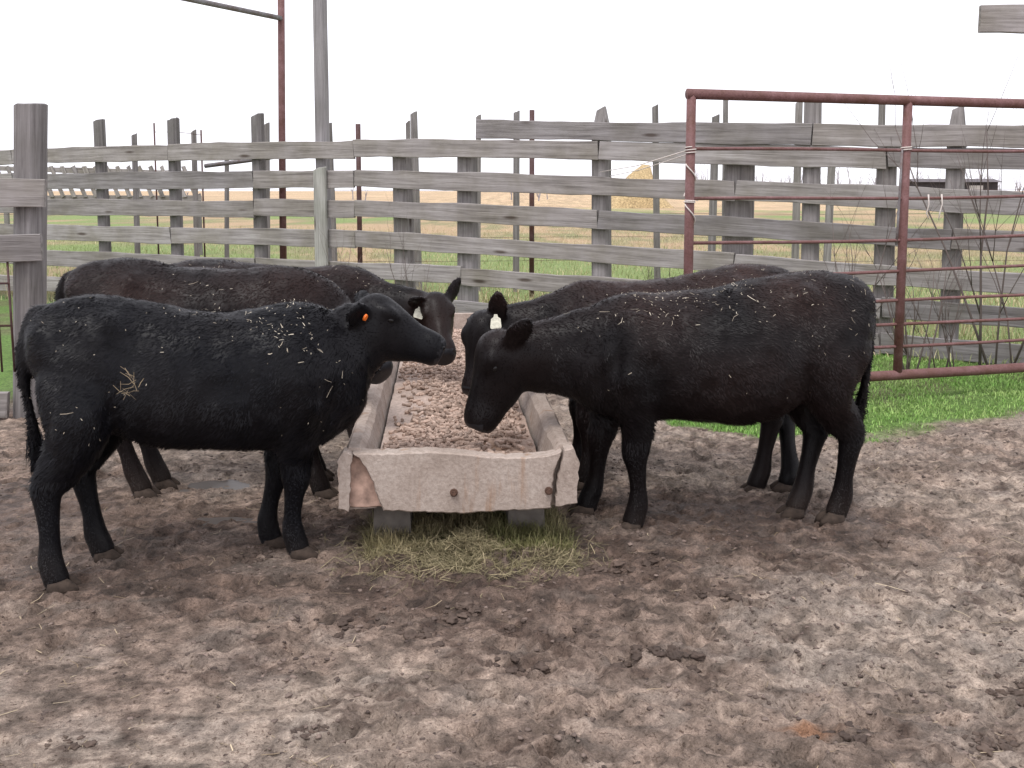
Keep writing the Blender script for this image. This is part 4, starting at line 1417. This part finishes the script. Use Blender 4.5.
    # tail switch
    if tail is not None:
        tp_ = np.array(tail[-1][:3]); tq = np.array(tail[-3][:3])
        nt = 900
        f = rng.random(nt)
        Pt = tq + (tp_ - tq) * f[:, None] + rng.normal(0, 0.012, (nt, 3))
        Dt = np.tile(unit(tp_ - tq), (nt, 1)) + rng.normal(0, 0.16, (nt, 3))
        Dt /= np.linalg.norm(Dt, axis=1, keepdims=True)
        Vt, Ft, Ct = blades(Pt, Dt, rng.uniform(0.05, 0.13, nt), np.full(nt, 0.003), np.tile(np.array(coat["base"]), (nt, 1)) * rng.uniform(0.6, 1.4, (nt, 1)), 0.05)
        o = link("tail_switch", mesh_np("tail_switch", Vt, Ft, Ct), M_FUR, root); tag(o, kind="stuff")
    # hooves: two toes each
    for k, (row, g) in enumerate(feet):
        hx, hy = row[0] + 0.012, row[1]
        Vv, Ff = [], []
        for s in (-1, 1):
            rings = []
            for (dz, fx0, fx1, wy) in ((-0.012, -0.048, 0.075, 0.031), (0.015, -0.047, 0.066, 0.031), (0.036, -0.045, 0.042, 0.029), (0.046, -0.034, 0.026, 0.02)):
                cx = (fx0 + fx1) / 2; rx = (fx1 - fx0) / 2
                rr_ = ring(np.array([hx + cx, hy + s * (wy * 0.82 + 0.003), g + 0.006 + dz]), np.array([1.0, 0, 0]), np.array([0, 1.0, 0]), rx, wy * 0.86, 12, 2.3)
                rings.append(rr_)
            loft(rings, Vv, Ff)
        link("hoof", mesh_py("hoof", Vv, Ff, True), M_HOOF, root)
    # eyes, nostrils
    for s in (1, -1):
        ep = P0 + u * 0.34 * Lh + v * s * 0.088 * sc + w * 0.052 * sc
        Vv, Ff = [], []
        rings = [ring(ep + v * s * (0.014 * math.sin(t_)), u, w, 0.019 * math.cos(t_) * sc + 0.001, 0.013 * math.cos(t_) * sc + 0.001, 12, 2) for t_ in np.linspace(-1.4, 1.4, 7)]
        loft(rings, Vv, Ff)
        link("eye", mesh_py("eye", Vv, Ff, True), M_EYE, root)
        npos = P0 + u * 0.965 * Lh + v * s * 0.037 * sc + w * 0.022 * sc
        Vv, Ff = [], []
        rings = [ring(npos + u * (0.014 * math.sin(t_)), unit(v * s + w * 0.6), unit(w - v * s * 0.6), 0.015 * math.cos(t_) + 0.001, 0.009 * math.cos(t_) + 0.001, 10, 2) for t_ in np.linspace(-1.4, 1.4, 6)]
        loft(rings, Vv, Ff)
        link("nostril", mesh_py("nostril", Vv, Ff, True), M_EYE, root)
    for (i, kind) in ear_tags:
        e0, ed, ew, eb, s = ear_info[i]
        # the ear face that looks towards the camera carries the tag
        camdir = unit(loc((0, 0, CAM_H)) - e0)
        nrm = eb if eb.dot(camdir) > 0 else -eb
        Vv, Ff = [], []
        if kind == "button":
            c0 = e0 + ed * 0.085 + nrm * 0.026
            loft([ring(c0, ed, ew, 0.012, 0.015, 14, 2), ring(c0 + nrm * 0.008, ed, ew, 0.011, 0.013, 14, 2)], Vv, Ff)
            link("ear_tag", mesh_py("ear_tag", Vv, Ff), M_TAGO, root)
        else:
            dn = unit(np.array([0, 0, -1.0]) + ed * 0.55)
            sd3 = unit(np.cross(dn, unit(camdir + nrm * 0.5))); nn = np.cross(sd3, dn)
            if nn.dot(camdir) < 0: nn = -nn
            c0 = e0 + ed * 0.075 + nrm * 0.03
            prof = [(0.0, .008), (.014, .011), (.024, .024), (.068, .028), (.075, .024)]
            rr_ = []
            for dd, hw_ in prof:
                q = c0 + dn * dd
                rr_.append([q - sd3 * hw_, q + sd3 * hw_, q + sd3 * hw_ + nn * .005, q - sd3 * hw_ + nn * .005])
            loft(rr_, Vv, Ff)
            link("ear_tag", mesh_py("ear_tag", Vv, Ff), M_TAGW, root)
    # straw caught in the coat
    wgt = ar * (0.10 + sstep(0.1, 0.9, Nv[T[:, 0]][:, 2])) * (A[:, 2] > 0.55) * (np.linalg.norm(A - (P0 + u * 0.2), axis=1) > 0.30) * (0.25 + sstep(0.0, 0.5, noise3(A[:, 0] * 3 + seed, A[:, 1] * 3, A[:, 2] * 3, 70)) * 1.6)
    pk = rng.choice(len(T), nstraw, p=wgt / wgt.sum())
    Ns = Nv[T[pk, 0]]; Ps = A[pk] + Ns * 0.012
    Vs, Fs, Cs = straws(Ps, Ns, rng.choice([0.006, 0.010, 0.018, 0.04], nstraw, p=[.5, .3, .15, .05]) * rng.uniform(0.7, 1.3, nstraw), rng.uniform(0.0012, 0.0028, nstraw),
                        mixcols(nstraw, (0.24, 0.20, 0.15), (0.56, 0.50, 0.40), rng.random(nstraw)))
    o = link("straw_in_coat", mesh_np("straw_in_coat", Vs, Fs, Cs), M_STRAW, root); tag(o, kind="stuff")
    return root


BLACK = dict(base=(0.0052, 0.0054, 0.0075), tip=(0.016, 0.013, 0.013), brown=0.25)
BROWNB = dict(base=(0.0062, 0.005, 0.0056), tip=(0.032, 0.0175, 0.015), brown=0.22, top=0.45)
BROWNB2 = dict(base=(0.0062, 0.005, 0.0056), tip=(0.044, 0.022, 0.018), brown=0.22, top=0.6, face=(0.02, 0.011, 0.009))




# front left: black calf, broadside, head raised over the trough
make_calf("calf", "black calf with an orange ear button, head held level beside the trough's broken corner", (-1.245, 4.13), 11.0, (0.93, 0.93, 0.975),
          PX(357, 315, 4.33), PX(443, 352, 4.36), [g2(272, 543), g2(299, 556), g2(104, 556), g2(58, 585)], BLACK, 95000,
          [(-0.56, 0, 1.035, .035, .035), (-0.615, 0, 1.01, .034, .034), (-0.652, 0.0, 0.89, .028, .028), (-0.645, -0.005, 0.72, .022, .022), (-0.625, -0.01, 0.57, .024, .024), (-0.608, -0.01, 0.45, .032, .03), (-0.60, -0.01, 0.34, .012, .012)],
          [(1, "button")], ears=((0.85, 0.1, -0.42), (0.75, -0.05, -0.35)), seed=1, nstraw=330, sag=0.025, belly=0.035)
wq = PX(126, 386, 3.83)
fr = bpy.data.objects["calf"]
nw = 15
wl_ = np.array(wq) + rng.normal(0, 1, (nw, 3)) * np.array([0.022, 0.004, 0.03])
Vs, Fs, Cs = straws(wl_, np.tile(np.array([[0.0, -1.0, 0.15]]), (nw, 1)), rng.uniform(0.02, 0.075, nw), rng.uniform(0.001, 0.002, nw), mixcols(nw, (0.16, 0.12, 0.08), (0.32, 0.25, 0.16), rng.random(nw)))
ci, si = math.cos(R(11.0)), math.sin(R(11.0))
Vl = Vs - np.array([-1.245, 4.13, 0]); Vl = np.stack([Vl[:, 0] * ci + Vl[:, 1] * si, -Vl[:, 0] * si + Vl[:, 1] * ci, Vl[:, 2]], 1)
o = link("hay_wisp", mesh_np("hay_wisp", Vl, Fs, Cs), M_STRAW, fr); tag(o, kind="stuff")
# behind it: brown-black calf with its head in the trough
make_calf("calf", "brown-black calf mostly hidden behind the one with the orange ear button, nose in feed", (-1.50, 5.16), 3.0, (0.99, 1.0, 1.04),
          PX(338, 318, 5.18), PX(384, 374, 5.0), [(-1.0, 5.30), (-0.93, 5.02), g2(163, 487), g2(143, 497)], BROWNB, 70000,
          [(-0.63, 0, 1.08, .035, .035), (-0.69, 0, 1.05, .03, .03), (-0.72, 0, 0.9, .025, .025), (-0.72, 0, 0.7, .022, .022), (-0.71, 0, 0.55, .024, .024), (-0.7, 0, 0.42, .03, .03), (-0.69, 0, 0.33, .012, .012)],
          seed=2, nstraw=60)
# far left: third calf with a pale ear tag, face towards the trough
make_calf("calf", "dark calf with a yellowish white ear tag, its face turned down over the trough", (-1.42, 6.36), -2.0, (0.98, 1.0, 0.97),
          PX(432, 303, 6.25), PX(445, 356, 5.95), [(-0.95, 6.45), (-0.93, 6.18), (-1.88, 6.46), (-1.93, 6.15)], BROWNB2, 50000,
          [(-0.62, 0, 1.03, .035, .035), (-0.68, 0, 1.0, .03, .03), (-0.71, 0, 0.85, .025, .025), (-0.71, 0, 0.6, .022, .022), (-0.7, 0, 0.4, .03, .03), (-0.69, 0, 0.33, .012, .012)],
          [(1, "flag")], ears=((0.5, 0.4, -0.7), (0.5, 0.75, 0.4)), seed=3, nstraw=140, head_len=0.44)
# front right: brown-black calf with its head down in the trough
make_calf("calf", "brown-black calf with straw flecked back standing across from the orange-buttoned calf, head lowered", (0.935, 4.67), 186.0, (1.02, 1.0, 1.02),
          PX(512, 338, 4.58), PX(482, 412, 4.54), [g2(632, 528), (0.345, 4.78), g2(835, 520), g2(795, 513)], BROWNB, 95000,
          [(-0.62, 0, 1.05, .035, .035), (-0.685, 0, 1.02, .032, .032), (-0.71, 0.0, 0.88, .026, .026), (-0.70, -0.01, 0.70, .022, .022), (-0.68, -0.02, 0.55, .024, .024), (-0.65, -0.03, 0.43, .03, .03), (-0.63, -0.03, 0.34, .012, .012)],
          ears=((0.6, -0.05, -0.75), (0.9, -0.5, 0.15)), seed=4, nstraw=420, belly=0.09, front_drop=0.06, head_len=0.43)
# behind it: calf with a white ear tag
make_calf("calf", "dark calf with a white ear tag peering out from behind the straw flecked calf", (0.80, 5.36), 180.0, (0.98, 1.0, 1.0),
          PX(491, 317, 5.36), PX(477, 376, 5.25), [(0.36, 5.20), (0.33, 5.50), g2(755, 488), g2(786, 490)], BROWNB2 | dict(face=(0.006, 0.005, 0.0055)), 60000,
          [(-0.62, 0, 1.03, .035, .035), (-0.68, 0, 1.0, .03, .03), (-0.70, 0, 0.85, .025, .025), (-0.69, 0, 0.6, .022, .022), (-0.67, 0, 0.42, .03, .03), (-0.66, 0, 0.34, .012, .012)],
          [(0, "flag")], ears=((0.3, 0.85, -0.85), (0.55, -0.9, -0.35)), seed=5, nstraw=110, front_drop=0.045, head_len=0.42)
